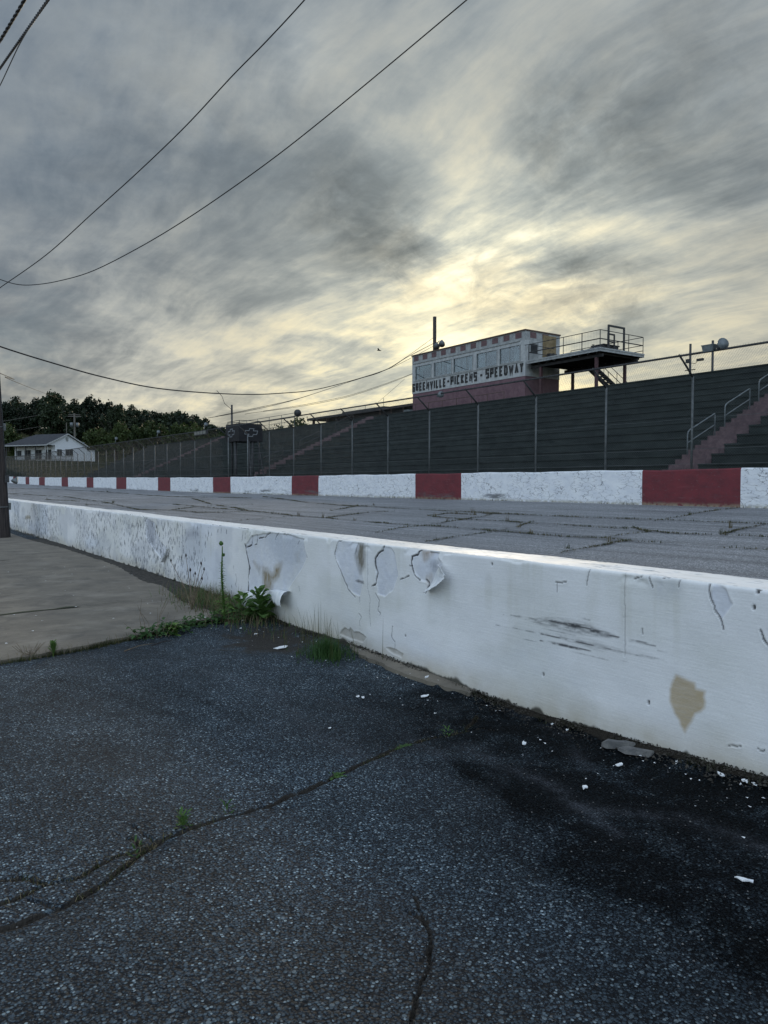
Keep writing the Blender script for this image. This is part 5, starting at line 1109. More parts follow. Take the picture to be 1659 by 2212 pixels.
WIRELAB = dict(w1='straight overhead cable rising steeply from the pole to the top of the frame', w2='slack overhead cable sweeping up from the left edge across the sky', w3='long sagging cable from the left edge to the light pole by the press box',
               w4='thick twisted cable in the upper left corner, nearest the corner', w5='twisted cable in the upper left corner beside a thin straight wire', w6='thin straight wire beside the twisted cable in the upper left corner',
               w7='thin wire dropping into the trees at the far left', w8='upper wire from the starter stand to the light pole', w9='second wire from the starter stand rising to the light pole', w10='lower paired wire running to the left corner of the press box, upper of two', w11='lower paired wire running to the left corner of the press box, lower of two', w12='faint short wire slanting up to the left corner of the press box')
def build_wires():
    rad = dict(w1=.011, w2=.011, w3=.022, w4=.0, w5=.0, w6=.008, w7=.012, w8=.016, w9=.016, w10=.013, w11=.013, w12=.010)
    for k, pts in DATA['WIRE'].items():
        pts = [Vector(p) for p in pts]; out = []
        if k in ('w1', 'w2', 'w4', 'w5', 'w6'):        # carry on past the edge of the view
            d = (pts[-1] - pts[-2]).normalized(); pts += [pts[-1] + d * 3, pts[-1] + d * 9 + Vector((0, 0, .3))]
        if k in ('w4', 'w5', 'w6'):
            q = Vector((DATA['POLE'][0] - .2, DATA['POLE'][1] - .1, 8.0 - .12 * int(k[1]))); pts = [q, q.lerp(pts[0], .6) - Vector((0, 0, .12))] + pts
        for i in range(len(pts) - 1):        # smooth through the points
            a, b, c, d = pts[max(i - 1, 0)], pts[i], pts[i + 1], pts[min(i + 2, len(pts) - 1)]
            for j in range(8):
                t = j / 8; out.append(.5 * ((2 * b) + (c - a) * t + (2 * a - 5 * b + 4 * c - d) * t * t + (3 * b - a - 3 * c + d) * t ** 3))
        out.append(pts[-1]); bm = MB()
        if k in ('w4', 'w5'):                # three twisted strands
            L = 0; fine = []
            for a, b in zip(out[:-1], out[1:]):
                n = 10
                for j in range(n): fine.append(a.lerp(b, j / n))
            d = (out[-1] - out[0]).normalized(); e = d.cross(Vector((0, 0, 1))).normalized(); f = d.cross(e); q = .011 if k == 'w4' else .011
            for s in range(3):
                tw = []
                for i, p in enumerate(fine):
                    L = (p - fine[0]).length; a = L * (16 if k == 'w4' else 20) + s * 2.094; tw.append(p + (e * math.cos(a) + f * math.sin(a)) * q)
                bm.tube(tw, .0105, 5)
        else: bm.tube(out, rad[k], 5)
        o = bm.build('overhead_cable', MT['cable'], org=out[0]); tag(o, WIRELAB[k], 'cable', 'overhead cables')
build_wires()

def build_far():
    # white clubhouse
    K = Vector((33.7, 183.8, 0)); a = R(11.7); rr = Vector((math.cos(a), -math.sin(a), 0)); dd = Vector((math.sin(a), math.cos(a), 0))
    ca, sa = math.cos(R(43)), math.sin(R(43))
    gx = (rr * ca + dd * sa); lx = (-rr * math.cos(R(45)) + dd * math.sin(R(45)))
    h = thing('clubhouse', (K.x, K.y, 6.7), 'white clubhouse with a dark gabled roof and railed porch below the wooded hill', 'house')
    def P(u, v, z): q = K + lx * u + gx * v; return (q.x, q.y, z)
    def hx(u0, u1, v0, v1, z0, z1): return MB().hexa([P(u0, v0, z0), P(u1, v0, z0), P(u1, v1, z0), P(u0, v1, z0), P(u0, v0, z1), P(u1, v0, z1), P(u1, v1, z1), P(u0, v1, z1)])
    L, W, zb, ze, zp = 13.2, 12.3, 6.75, 10.35, 13.0; pv = 2.7
    hx(.15, L - .4, pv, W, zb, ze).build('wall', MT['siding'], h)
    hx(.1, .22, pv, W, zb, ze - .001).build('gable_wall', MT['siding'], h)
    MB().add([P(.12, 0, ze), P(.12, W, ze), P(.12, W / 2, zp)] + [P(.3, 0, ze), P(.3, W, ze), P(.3, W / 2, zp)], [(0, 1, 2), (5, 4, 3), (0, 3, 4, 1), (1, 4, 5, 2), (2, 5, 3, 0)]).build('gable_wall', MT['siding'], h)
    e = .35; zz = ze - .1
    rf = MB(); up = .14
    A0, A1 = P(-e, -e, zz), P(-e, W + e, zz); B0, B1 = P(L + e, -e, zz), P(L + e, W + e, zz); R0, R1 = P(-e, W / 2, zp + .12), P(L - 3.4, W / 2, zp + .12)
    u = lambda q, d: (q[0], q[1], q[2] + d)
    low = [A0, A1, B0, B1, R0, R1]; hi = [u(q, up) for q in low]
    rf.add(hi + low, [(0, 4, 5, 2), (1, 3, 5, 4), (2, 5, 3), (6, 8, 11, 10), (7, 10, 11, 9), (8, 9, 11), (0, 2, 8, 6), (2, 3, 9, 8), (3, 1, 7, 9), (1, 4, 10, 7), (4, 0, 6, 10)]).build('roof', MT['shingle'], h)
    tr_ = MB()
    tr_.bar(u(A0, .0), u(R0, .0), .1, .26); tr_.bar(u(A1, .0), u(R0, .0), .1, .26); tr_.bar(u(A0, .02), u(B0, .02), .12, .2)
    tr_.build('roof_trim', MT['white'], h)
    b = MB(); b.tube([P(-.15, -.15, ze - .1), P(-.05, .35, ze - .55), P(-.02, .4, zb)], .07, 6); b.build('downpipe', MT['white'], h)
    hx(-.03, .1, W / 2 - .3, W / 2 + .3, 11.5, 12.4).build('louvre', MT['fascia'], h)
    def win(face, s0, s1, z0, z1):
        t = .08
        if face == 'g': f = hx(.02, .11, s0, s1, z0, z1).build('window', MT['white'], h); 
        else: f = hx(s0, s1, pv - .09, pv, z0, z1).build('window', MT['white'], h)
        m = (s0 + s1) / 2
        for (p, q) in ((s0 + t, m - t / 2), (m + t / 2, s1 - t)):
            if face == 'g': hx(-.0, .02, p, q, z0 + t, z1 - t).build('pane', MT['dark'], f)
            else: hx(p, q, pv - .11, pv - .09, z0 + t, z1 - t).build('pane', MT['dark'], f)
    win('g', 5.6, 7.9, 8.0, 9.6); win('g', 3.1, 4.6, 7.9, 9.5); win('l', 1.2, 3.2, 7.0, 9.4); win('l', 4.2, 6.3, 7.0, 9.4); win('l', 7.6, 9.6, 7.0, 9.4); win('l', 10.6, 12.0, 7.9, 9.3)
    for i, q in enumerate((.3, 3.3, 6.3, 9.3, 12.3)): hx(q, q + .16, .05, .21, 3.4, ze).build('porch_post', MT['white'] if i == 0 else MT['darksteel'], h)
    hx(-.3, L, -.2, pv, 6.45, 6.7).build('porch_floor', MT['wooddeck'], h)
    hx(-3.2, -.3, -.2, 5.0, 6.45, 6.69).build('porch_floor', MT['wooddeck'], h)
    b = MB(); 
    for zr in (7.75, 6.95): b.bar(P(-.2, -.1, zr), P(L, -.1, zr), .08, .09)
    for k in range(56): q = -.2 + (L + .1) * k / 55; b.bar(P(q, -.1, 6.7), P(q, -.1, 7.75), .05)
    b.build('porch_railing', MT['wooddeck'], h)
    b = MB()
    for zr in (7.75, 6.95): b.bar(P(-3.1, -.1, zr), P(-3.1, 4.9, zr), .08, .09); b.bar(P(-3.1, -.1, zr), P(-.2, -.1, zr), .08, .09)
    for k in range(24): b.bar(P(-3.1, -.1 + 5 * k / 23, 6.7), P(-3.1, -.1 + 5 * k / 23, 7.75), .05)
    for k in range(14): b.bar(P(-3.1 + 2.9 * k / 13, -.1, 6.7), P(-3.1 + 2.9 * k / 13, -.1, 7.75), .05)
    b.build('porch_railing', MT['wooddeck'], h)
    for q in np.arange(-3.0, L, 1.9): hx(q, q + .16, -.15, .01, 2.6, 6.45).build('deck_post', MT['wooddeck'], h)
    hx(.2, L, .4, W - .5, 2.6, 6.44).build('foundation_wall', MT['roofdark'], h)
    hx(.2, 3.8, W, W + 2.6, 6.0, 9.7).build('lean_to', MT['siding'], h)
    hx(-.1, 4.1, W - .1, W + 2.9, 9.71, 9.9).build('lean_to_roof', MT['shingle'], h)
    # distant wire poles
    for (x, y, zt, lab, kind) in ((49.2, 246, 24.6, 'tall grey utility pole with a long crossarm against the dark hillside trees', 0), (46.0, 211.7, 20.3, 'pale utility pole carrying two grey transformers behind the white clubhouse', 1), (39.8, 191.7, 16.2, 'short thin pole just behind the clubhouse roof ridge', 2)):
        zg = tz(x, y); p = thing('utility_pole', (x, y, zg), lab, 'pole')
        MB().tube([(x, y, zg - 1), (x, y, zt)], .24 if kind < 2 else .09, 7).build('shaft', MT['farpole'] if kind else MT['bark'], p)
        if kind < 2:
            b = MB(); b.bar((x - 1.6, y + .5, zt - .8), (x + 1.6, y - .5, zt - .8), .2)
            if kind: b.bar((x - 1.4, y + .5, zt - .35), (x + 1.4, y - .5, zt - .35), .16)
            b.build('crossarm', MT['farpole'], p)
        if kind == 1:
            for dx in (-.8, .7): MB().tube([(x + dx, y - .3, zt - 3.7), (x + dx, y - .3, zt - 2.5)], .42, 10).build('transformer', MT['lamp'], p, True)
    for i, (zz0, zz1) in enumerate(((24.0, 15.5), (20.2, 13.5), (17.5, 11.8))):
        pts = [(49.2 + (8 - 49.2) * t, 246 + (225 - 246) * t, zz0 + (zz1 - zz0) * t - 2.4 * 4 * t * (1 - t) * .5) for t in np.linspace(0, 1, 12)]
        o = MB().tube(pts, .05, 4).build('overhead_cable', MT['farpole'], org=pts[0]); tag(o, ['top wire running left from the grey pole on the hillside', 'middle wire running left from the grey pole on the hillside', 'bottom wire running left from the grey pole on the hillside'][i], 'cable', 'hillside wires')
build_far()
# ------------------------------------------------------------------ trees
def crown_mesh(name, seed, mat, clumps=70, leaves=15, leaf=.11, rx=1.0, rz=1.0, sparse=0.0, lobes=6):
    r = np.random.RandomState(seed)
    lc = r.normal(size=(lobes, 3)); lc /= np.linalg.norm(lc, axis=1)[:, None]; lc *= np.array([.52, .52, .5]) * r.uniform(.6, 1.05, (lobes, 1)); lr = r.uniform(.34, .60, lobes)
    C = []
    while len(C) < clumps:
        k = r.randint(lobes); d = r.normal(size=3); d /= np.linalg.norm(d); rad = lr[k] * r.uniform(.55, 1.08)
        p = lc[k] + d * rad
        if p[2] < -.75: continue
        C.append(p)
    C = np.array(C); V = []; F = []
    cs = np.repeat(np.arange(clumps), leaves); n = len(cs)
    P = C[cs] + r.normal(size=(n, 3)) * .085 * (1 + sparse)
    P *= np.array([rx, rx, rz])
    a = r.normal(size=(n, 3)); a /= np.linalg.norm(a, axis=1)[:, None]; b = r.normal(size=(n, 3)); b -= a * (a * b).sum(1)[:, None]; b /= np.linalg.norm(b, axis=1)[:, None]
    s = leaf * r.uniform(.6, 1.25, n)[:, None]; w = s * r.uniform(.45, .8, n)[:, None]
    V = np.stack([P - a * s, P + b * w, P + a * s * r.uniform(.7, 1.3, n)[:, None], P - b * w * .9], 1).reshape(-1, 3)
    F = np.arange(4 * n).reshape(-1, 4)
    return npmesh(name, V, F, [mat])
CR = [crown_mesh('crown', 10 + i, MT['ridge'], 120, 26, .085, lobes=7 + i % 3) for i in range(4)] 
CB = [crown_mesh('crown', 30 + i, MT['bush'], 100, 24, .085, lobes=6) for i in range(3)]
CS = [crown_mesh('crown', 50 + i, MT['ridge'], 46, 12, .085, sparse=.7, lobes=8) for i in range(2)]
def limb_mesh(seed):
    r = random.Random(seed); b = MB()
    b.tube([(0, 0, -.2), (.01, .01, .35), (-.01, 0, .72)], [.035, .026, .012], 6)
    for k in range(5):
        a = r.uniform(0, 6.28); z = r.uniform(.3, .55); l = r.uniform(.18, .3)
        b.tube([(0, 0, z), (l * .6 * math.cos(a), l * .6 * math.sin(a), z + l * .5), (l * math.cos(a), l * math.sin(a), z + l)], [.013, .009, .004], 4)
    return npmesh('trunk', b.v, b.f, [MT['trunk']])
TM = [limb_mesh(i) for i in range(3)]
def tree(name, x, y, ztop, rad, cm, label, group, seed, zg=None, cat='tree'):
    r = random.Random(seed); zg = tz(x, y) if zg is None else zg; H = ztop - zg
    t = thing(name, (x, y, zg), label, cat, group)
    k = bpy.data.objects.new('trunk', TM[seed % 3]); COL.objects.link(k); k.parent = t; k.scale = (H * .9, H * .9, H)
    c = bpy.data.objects.new('crown', cm); COL.objects.link(c); c.parent = t
    ch = min(H * .5, max(rad * 1.0, H * .40)); c.location = (0, 0, H - ch); c.scale = (rad, rad * r.uniform(.9, 1.1), ch); c.rotation_euler = (0, 0, r.uniform(0, 6.28))
ORD = ['first', 'second', 'third', 'fourth', 'fifth', 'sixth', 'seventh', 'eighth', 'ninth', 'tenth', 'eleventh', 'twelfth', 'thirteenth', 'fourteenth']
def ridge_label(i):
    if i == 7: return 'tallest dark tree on the ridge with sky showing through its crown'
    return '%s dark ridge tree left of the tallest one above the clubhouse' % ORD[6 - i] if i < 7 else '%s dark ridge tree right of the tallest one, along the skyline' % ORD[i - 8]
def bush_label(i):
    if i < 4: return '%s light green bushy tree from the wooden pole, left of the clubhouse roof' % ORD[i]
    return '%s lighter green bushy tree rightward from the clubhouse, at the foot of the hill' % ORD[i - 4]
def build_trees():
    r = random.Random(21)
    line = [(20, 303, 29), (30, 296, 30), (38.6, 290.1, 30.5), (46.6, 284.5, 32.6), (53.9, 279.4, 35.2), (59, 276, 33.5), (65.1, 271.6, 31), (71.8, 266.9, 30.8), (78.4, 262.3, 29.2), (83.7, 258.6, 27.6), (91.7, 253.1, 27.4), (97, 249.4, 25.6), (102.3, 245.7, 23.6), (110, 241, 21.5)]  # skyline points taken from image pixels at an assumed depth, then adjusted
    L = np.array(line)
    for i, s in enumerate(np.linspace(0, 1, 21)):
        q = [np.interp(s, np.linspace(0, 1, len(L)), L[:, k]) for k in range(3)]
        big = abs(q[0] - 54) < 4
        tree('broadleaf_tree', q[0] + r.uniform(-1.5, 1.5), q[1] + r.uniform(-3, 6), q[2] + r.uniform(-1.7, .8), r.uniform(5.2, 7.4) if big else r.uniform(4.2, 6.2), CR[i % 4],
             ridge_label(i), 'dark trees along the ridge', 100 + i)
    for i, s in enumerate(np.linspace(0, 1, 18)):
        q = [np.interp(s, np.linspace(0, 1, len(L)), L[:, k]) for k in range(3)]
        f = .90 - .03 * (i % 2)
        tree('broadleaf_tree', q[0] * f, q[1] * f, 14 + (q[2] - 14) * .62 + r.uniform(-2, 2), r.uniform(4.5, 6.5), CR[(i + 2) % 4], 'dark broadleaf tree on the slope below the ridge line', 'dark trees on the slope', 200 + i)
    B = np.array([(14, 216, 15), (22, 213, 17), (29.1, 211.4, 17.4), (33, 208.7, 15), (39, 205, 12.8), (46, 203, 12.5), (49.5, 200, 17.0), (54, 196, 18.6), (57.2, 191.7, 17.0), (61, 190, 18.2), (65, 186.3, 17.6), (68, 184, 18.4), (71.8, 181.6, 16.6), (76, 178, 15.5), (82, 174, 15.8)])
    for i, q in enumerate(B):
        tree('bushy_tree', q[0] + r.uniform(-1, 1), q[1] + r.uniform(-1, 3), q[2] + r.uniform(-.6, .6), r.uniform(3.4, 5.0), CB[i % 3],
             bush_label(i), 'bushy trees left of the clubhouse' if i < 4 else 'bushy trees at the foot of the hill', 300 + i)
    for i, (x, y, zt, rad) in enumerate(((60, 121.5, 13.0, 2.6), (60.5, 116.5, 10.8, 2.4), (60.5, 113.0, 13.1, 3.6), (61, 109.5, 11.2, 2.4), (57, 129, 13.4, 2.6), (58, 100, 9.2, 2.2))):
        tree('small_tree', x, y, zt, rad, CS[i % 2] if i != 2 else CB[0], ['thin see-through tree behind the stand, right of the starter stand', 'low scrubby tree between two taller ones behind the stand', 'dense dark tree under the fence floodlight behind the stand', 'low scrubby tree by the shelter posts behind the stand', 'thin see-through tree directly above the starter stand', 'scrubby tree seen under the shelter roof'][i], 'small trees behind the grandstand', 400 + i, zg=3.0)
build_trees()

# ------------------------------------------------------------------ weeds, litter
def blade(bm, p, az, L, w, bend, seg=4, up=1.0):
    p = Vector(p); d = Vector((math.cos(az), math.sin(az), 0)); s = Vector((-d.y, d.x, 0)); vs = []
    for i in range(seg + 1):
        t = i / seg; q = p + d * (L * bend * t * t) + Vector((0, 0, L * up * (t - bend * .45 * t * t))); h = w * .5 * (1 - t) ** .7
        vs += [q - s * h, q + s * h]
    bm.add(vs, [(2 * i, 2 * i + 1, 2 * i + 3, 2 * i + 2) for i in range(seg)])
def leaf(bm, p, az, el, L, w, droop=.3, jag=0.0, roll=0.0):
    p = Vector(p); d = Vector((math.cos(az) * math.cos(el), math.sin(az) * math.cos(el), math.sin(el))); s = Vector((-math.sin(az), math.cos(az), roll)).normalized(); vs = []; n = 6
    for i in range(n + 1):
        t = i / n; q = p + d * L * t - Vector((0, 0, droop * L * t * t)); h = w * .5 * math.sin(math.pi * min(1, t * .9 + .07)) ** .8 * (1 + jag * (1 if i % 2 else -1))
        k = Vector((0, 0, h * .35)); vs += [q - s * h + k, q, q + s * h + k]
    bm.add(vs, [f for i in range(n) for f in ((3 * i, 3 * i + 1, 3 * i + 4, 3 * i + 3), (3 * i + 1, 3 * i + 2, 3 * i + 5, 3 * i + 4))])
def tuft(bm, p, n, L, w, spread, r, bend=(.1, .7)):
    for i in range(n): 
        a = r.uniform(0, 6.283); q = r.uniform(0, spread) 
        blade(bm, (p[0] + q * math.cos(a), p[1] + q * math.sin(a), p[2]), r.uniform(0, 6.283), L * r.uniform(.4, 1.1), w * r.uniform(.7, 1.2), r.uniform(*bend), 3)
PL = DATA['PLANT']
def at(k, dz=0.0): x, y = PL[k]; return (x, y, gh(x, y) + dz)
def weeds():
    r = random.Random(17)
    # tall thistle
    x, y, z = at('thistle', .03); t = thing('thistle', (x, y, z), 'tall spiny green thistle with round buds standing against the white wall', 'plant')
    H = .87; lean = -.03
    cen = [(x + lean * q + .008 * math.sin(q * 9), y + .01 * math.sin(q * 6), z + q) for q in np.linspace(0, H - .03, 12)]
    MB().tube(cen, [.014 - .008 * i / 11 for i in range(12)], 6).build('stem', MT['weed'], t, True)
    b = MB()
    for i in range(64):
        q = .06 + (H - .26) * i / 64; p = (x + lean * q, y, z + q); k = 1 - .55 * i / 64
        leaf(b, p, i * 2.4, r.uniform(.2, .8), r.uniform(.06, .10) * k * (1.9 if i < 18 else 1), .032 * k, .3, .55)
        leaf(b, p, i * 2.4 + 1.2, r.uniform(.3, .9), .05 * k, .018, .1, .4)
    b.build('spiny_leaves', MT['weed'], t)
    for (qx, q, rr_) in ((lean * H, H, .025), (lean * .72 + .022, .74, .017)):
        b = MB(); n = 12; pr = [(0, -1), (.6, -.8), (1, -.1), (.85, .5), (.4, .9), (0, 1)]
        vs = [(x + qx + rr_ * a * math.cos(2 * math.pi * k / n), y + rr_ * a * math.sin(2 * math.pi * k / n), z + q + rr_ * c) for a, c in pr for k in range(n)]
        b.add(vs, [(i * n + k, i * n + (k + 1) % n, (i + 1) * n + (k + 1) % n, (i + 1) * n + k) for i in range(len(pr) - 1) for k in range(n)])
        for k in range(40):
            a, e = r.uniform(0, 6.28), r.uniform(-.6, 1.4); blade(b, (x + qx + rr_ * .8 * math.cos(a) * math.cos(e), y + rr_ * .8 * math.sin(a) * math.cos(e), z + q + rr_ * .8 * math.sin(e)), a, .018, .004, .5, 2)
        b.build('flower_bud', MT['darkweed'], t)
    # broad leaved weeds
    for key, n, L, H, lab in (('burdock', 38, .185, .35, 'large broad-leaved green weed growing at the foot of the curled paint roll'), ('burdock2', 16, .16, .25, 'smaller broad-leaved green weed right of the large one, against the white wall'), ('burdock3', 20, .17, .24, 'pale broad-leaved weed between the thistle and the large green weed')):
        x, y, z = at(key, .02)
        if x > 3.7: x = 3.66
        t = thing('broadleaf_weed', (x, y, z), lab, 'plant', 'broad-leaved weeds by the wall')
        st = MB(); st.tube([(x, y, z - .02), (x - .01, y, z + H * .5), (x - .02, y, z + H * .95)], [.008, .006, .003], 5); st.build('stem', MT['weed'], t)
        b = MB()
        for i in range(n):
            f = i / n; a = i * 2.4 + r.uniform(-.3, .3); hh = H * (.05 + .92 * f); k = (1.15 - .55 * f)
            off = .02 + .09 * (1 - f) * r.random()
            px, py = x + off * math.cos(a), y + off * math.sin(a)
            px = min(px, 3.76)
            leaf(b, (px, py, z + hh), a, .95 - .55 * (1 - f) + r.uniform(-.25, .3), L * k * r.uniform(.75, 1.1), L * .66 * k, .30, .04, r.uniform(-.5, .5))
        b.build('leaves', MT['weed'], t)
    # big grass clump by the wall
    x, y, z = at('clump'); t = thing('grass_clump', (x, y, z), 'dense green grass clump with tall seed stalks at the foot of the white wall', 'plant')
    b = MB()
    for i in range(900):
        a = r.uniform(0, 6.28); q = abs(r.gauss(0, .14)); sx = x + q * 1.0 * math.cos(a) + .04; sy = y + q * 1.1 * math.sin(a)
        blade(b, (min(sx, 3.74), sy, gh(min(sx, 3.74), sy) - .01), r.uniform(0, 6.28), r.uniform(.08, .26) * max(.25, 1.15 - q * 2.2), .006, r.uniform(.1, .8), 3)
    b.build('grass_blades', MT['darkweed'], t)
    b = MB()
    for i in range(46):
        sy = y + r.gauss(.35, .38); sx = min(x + .08 + .1 * (sy - y) + r.gauss(0, .11), 3.72)
        blade(b, (sx, sy, gh(sx, sy)), r.uniform(0, 6.28), r.uniform(.22, .50), .006, r.uniform(.02, .35), 4)
    b.build('seed_stalks', MT['mossy'], t)['kind'] = 'stuff'
    # dead branching stem
    x, y, z = at('deadstem', .02); t = thing('dead_weed', (x, y, z), 'dead branching brown weed stem with seed heads left of the thistle', 'plant')
    b = MB(); hd = MB()
    for (dy, dx, h) in ((.55, -.1, .55), (.30, .02, .62), (.02, .05, .42), (-.22, .05, .56), (-.34, .05, .50), (-.42, .0, .40), (-.12, -.05, .48)):
        p1 = Vector((x + dx * .3, y + dy * .25, z + h * .45)); p2 = Vector((x + dx, y + dy * .8, z + h))
        b.tube([(x, y, z - .02), p1, p2], [.006, .0045, .003], 4); hd.tube([p2, p2 + Vector((0, 0, .015)), p2 + Vector((0, 0, .04))], [.005, .012, .004], 5)
    b.build('stems', MT['stick'], t); hd.build('seed_heads', MT['bark'], t)
    # weed patch round it, mixed dry and green
    x, y, z = at('weedpatch', .01); t = thing('weed_patch', (x, y, z), 'low tangled weed patch with dry stalks where the concrete pad meets the wall', 'weeds')
    b = MB(); g = MB()
    for i in range(3000):
        q = r.gauss(0, .40); sy = y + q * 1.6 - .15; sx = min(3.77, x + .18 + r.gauss(0, .19) + .05 * q)
        blade(b if r.random() < .62 else g, (sx, sy, gh(sx, sy) + .005), r.uniform(0, 6.28), r.uniform(.05, .22) * (.5 + fbm(np.array([sx * 4]), np.array([sy * 4]), 3)[0]), .0065, r.uniform(.1, .9), 3)
    for i in range(34):
        sy = y + r.uniform(-.7, .5); sx = min(3.74, x + r.uniform(-.1, .35)); blade(b, (sx, sy, gh(sx, sy)), r.uniform(0, 6.28), r.uniform(.22, .42), .006, r.uniform(.02, .25), 4)
    for i in range(160):
        sy = y + r.gauss(-.15, .5); sx = min(3.72, x + .1 + r.gauss(0, .18)); leaf(g, (sx, sy, gh(sx, sy) + r.uniform(0, .05)), r.uniform(0, 6.28), r.uniform(.1, .8), r.uniform(.03, .06), .02, .3)
    b.build('dry_blades', MT['drygrass'], t)['kind'] = 'stuff'; g.build('green_blades', MT['darkweed'], t)['kind'] = 'stuff'
    # little plants on the pad edge
    x, y, z = at('sprout', .0); t = thing('sprout', (x, y, z), 'small bright green upright sprout on the edge of the concrete pad', 'plant')
    b = MB()
    for i in range(30): leaf(b, (x, y, z + .02 + .09 * i / 30), i * 2.4, 1.15 - .35 * r.random(), .085 - .03 * i / 30, .018, .1)
    b.build('leaves', MT['weed'], t); MB().tube([(x, y, z - .01), (x, y, z + .12)], .004, 4).build('stem', MT['weed'], t)
    x, y, z = at('twig'); t = thing('dry_weed', (x, y, z), 'small dry twiggy weed left of the bright green sprout', 'plant')
    b = MB()
    for i in range(26):
        a = r.uniform(0, 6.28); l = r.uniform(.05, .14); b.tube([(x + r.uniform(-.1, .1), y + r.uniform(-.03, .03), z), (x + l * math.cos(a) * .6, y + l * .3 * math.sin(a), z + l * .6), (x + l * math.cos(a), y + l * .5 * math.sin(a), z + l)], .0018, 3)
    b.build('stems', MT['stick'], t)
    x, y, z = at('stalks'); t = thing('dry_weed', (x, y, z), 'tall leafless dry stalks forking upward at the edge of the concrete pad', 'plant')
    b = MB()
    for (dx, h, k) in ((-.22, .40, .1), (-.16, .34, 0), (-.10, .30, -.05), (.05, .46, .12), (.02, .30, .02), (.12, .24, .03), (-.3, .18, 0), (.2, .20, .02), (.26, .16, 0)):
        b.tube([(x + dx * .5, y, z - .01), (x + dx * .75 + .02, y + .02, z + h * .5), (x + dx + k, y + .03, z + h)], [.003, .0025, .0012], 4)
    b.tube([(x + .05, y + .01, z + .2), (x + .14, y, z + .36), (x + .2, y, z + .42)], [.0022, .0018, .001], 4)
    b.build('stems', MT['stick'], t)
    for key, n, L, lab in (('leafy', 44, .10, 'low bright leafy weed at the pad edge beside the dry stalks'), ('leafy2', 90, .06, 'dark leafy clump at the corner of the pad below the thistle')):
        x, y, z = at(key); t = thing('leafy_weed', (x, y, z), lab, 'plant'); b = MB()
        for i in range(n):
            a = r.uniform(0, 6.28); q = (.05 if key == 'leafy' else .22) * math.sqrt(r.random()); sx = x + q * math.cos(a); sy = y + q * .6 * math.sin(a); leaf(b, (sx, sy, gh(sx, sy) + r.uniform(.0, .09)), r.uniform(0, 6.28), r.uniform(.1, .9), L * r.uniform(.6, 1.1), L * .5, .3, .15)
        b.build('leaves', MT['weed' if key == 'leafy' else 'darkweed'], t)
    t = thing('leafy_weed', (2.75, 7.62, gh(2.75, 7.62)), 'trailing dark green leafy growth running along the pad corner towards the thistle', 'plant'); b = MB()
    for i in range(420):
        f = r.random(); sx = 2.1 + 1.5 * f + r.gauss(0, .06); sy = 7.30 + .62 * f + r.gauss(0, .10)
        if fbm(np.array([sx * 3]), np.array([sy * 3]), 9)[0] < .45: continue
        leaf(b, (sx, sy, gh(sx, sy) + r.uniform(.01, .10)), r.uniform(0, 6.28), r.uniform(.1, .9), r.uniform(.04, .08), .035, .3, .1)
    b.build('leaves', MT['darkweed'], t)
    # moss and grass strip along the pad edge: nobody could count it
    b = MB(); e = [p for p in DATA['PAD'][:11]]
    for (x0, y0), (x1, y1) in zip(e[:-1], e[1:]):
        for i in range(int(math.hypot(x1 - x0, y1 - y0) * 1000)):
            f = r.random(); sx = x0 + (x1 - x0) * f; sy = y0 + (y1 - y0) * f - abs(r.gauss(.0, .035)) + .02
            blade(b, (sx, sy, gh(sx, sy) - .01), r.uniform(0, 6.28), r.uniform(.022, .075) * (1.6 if r.random() < .05 else 1), .006, r.uniform(.2, 1.1), 2)
    o = b.build('edge_grass', MT['mossy']); o['kind'] = 'stuff'
    b = MB()
    for (x0, y0), (x1, y1) in zip(e[:-1], e[1:]):
        for i in range(int(math.hypot(x1 - x0, y1 - y0) * 90)):
            f = r.random(); sx = x0 + (x1 - x0) * f; sy = y0 + (y1 - y0) * f - r.gauss(.0, .05) 
            blade(b, (sx, sy, gh(sx, sy) - .01), r.uniform(0, 6.28), r.uniform(.03, .13), .005, r.uniform(.1, .8), 3)
    o = b.build('dry_edge_grass', MT['drygrass']); o['kind'] = 'stuff'
    # crumbly moss and dirt at the foot of the wall
    b = MB()
    for i in range(9000):
        sy = r.uniform(1.4, 13) ; sx = 3.797 - abs(r.gauss(0, .03)); zb = gh(sx, sy)
        if fbm(np.array([sy * 2.2]), np.array([1.0]), 5)[0] < .36: continue
        blade(b, (sx, sy, zb - .005), r.uniform(0, 6.28), r.uniform(.012, .07), .016, r.uniform(.2, 1.2), 2)
    o = b.build('wall_foot_moss', MT['footmoss']); o['kind'] = 'stuff'
    # weeds in the asphalt cracks
    for key, n, L, lab, flat in (('c1', 26, .085, 'flat toothed rosette weed in the asphalt crack nearest the wall', 1), ('c2', 18, .075, 'pale toothed rosette weed midway along the asphalt crack', 1), ('c3', 10, .04, 'dark curled weed in the asphalt crack right of the bushy one', 0), ('c4', 46, .042, 'bushy bright green weed sprouting from the asphalt crack', 0), ('c5', 12, .035, 'yellow green sprout where the asphalt crack forks', 0), ('c6', 16, .04, 'small green weed at the far end of the asphalt crack', 0)):
        x, y, z = at(key, -.012); t = thing('crack_weed', (x, y, z), lab, 'plant', 'weeds in the asphalt crack'); b = MB()
        for i in range(n):
            a = i * 2.4 + r.uniform(-.3, .3); q = .02 * r.random()
            leaf(b, (x + q * math.cos(a), y + q * math.sin(a), z + (.005 if flat else .07 * i / n)), a, .18 if flat else r.uniform(.3, 1.2), L * r.uniform(.55, .95), L * (.26 if flat else .26), .12, .4 if flat else .15)
        b.build('leaves', MT['darkweed'], t)
    b = MB(); d = MB()
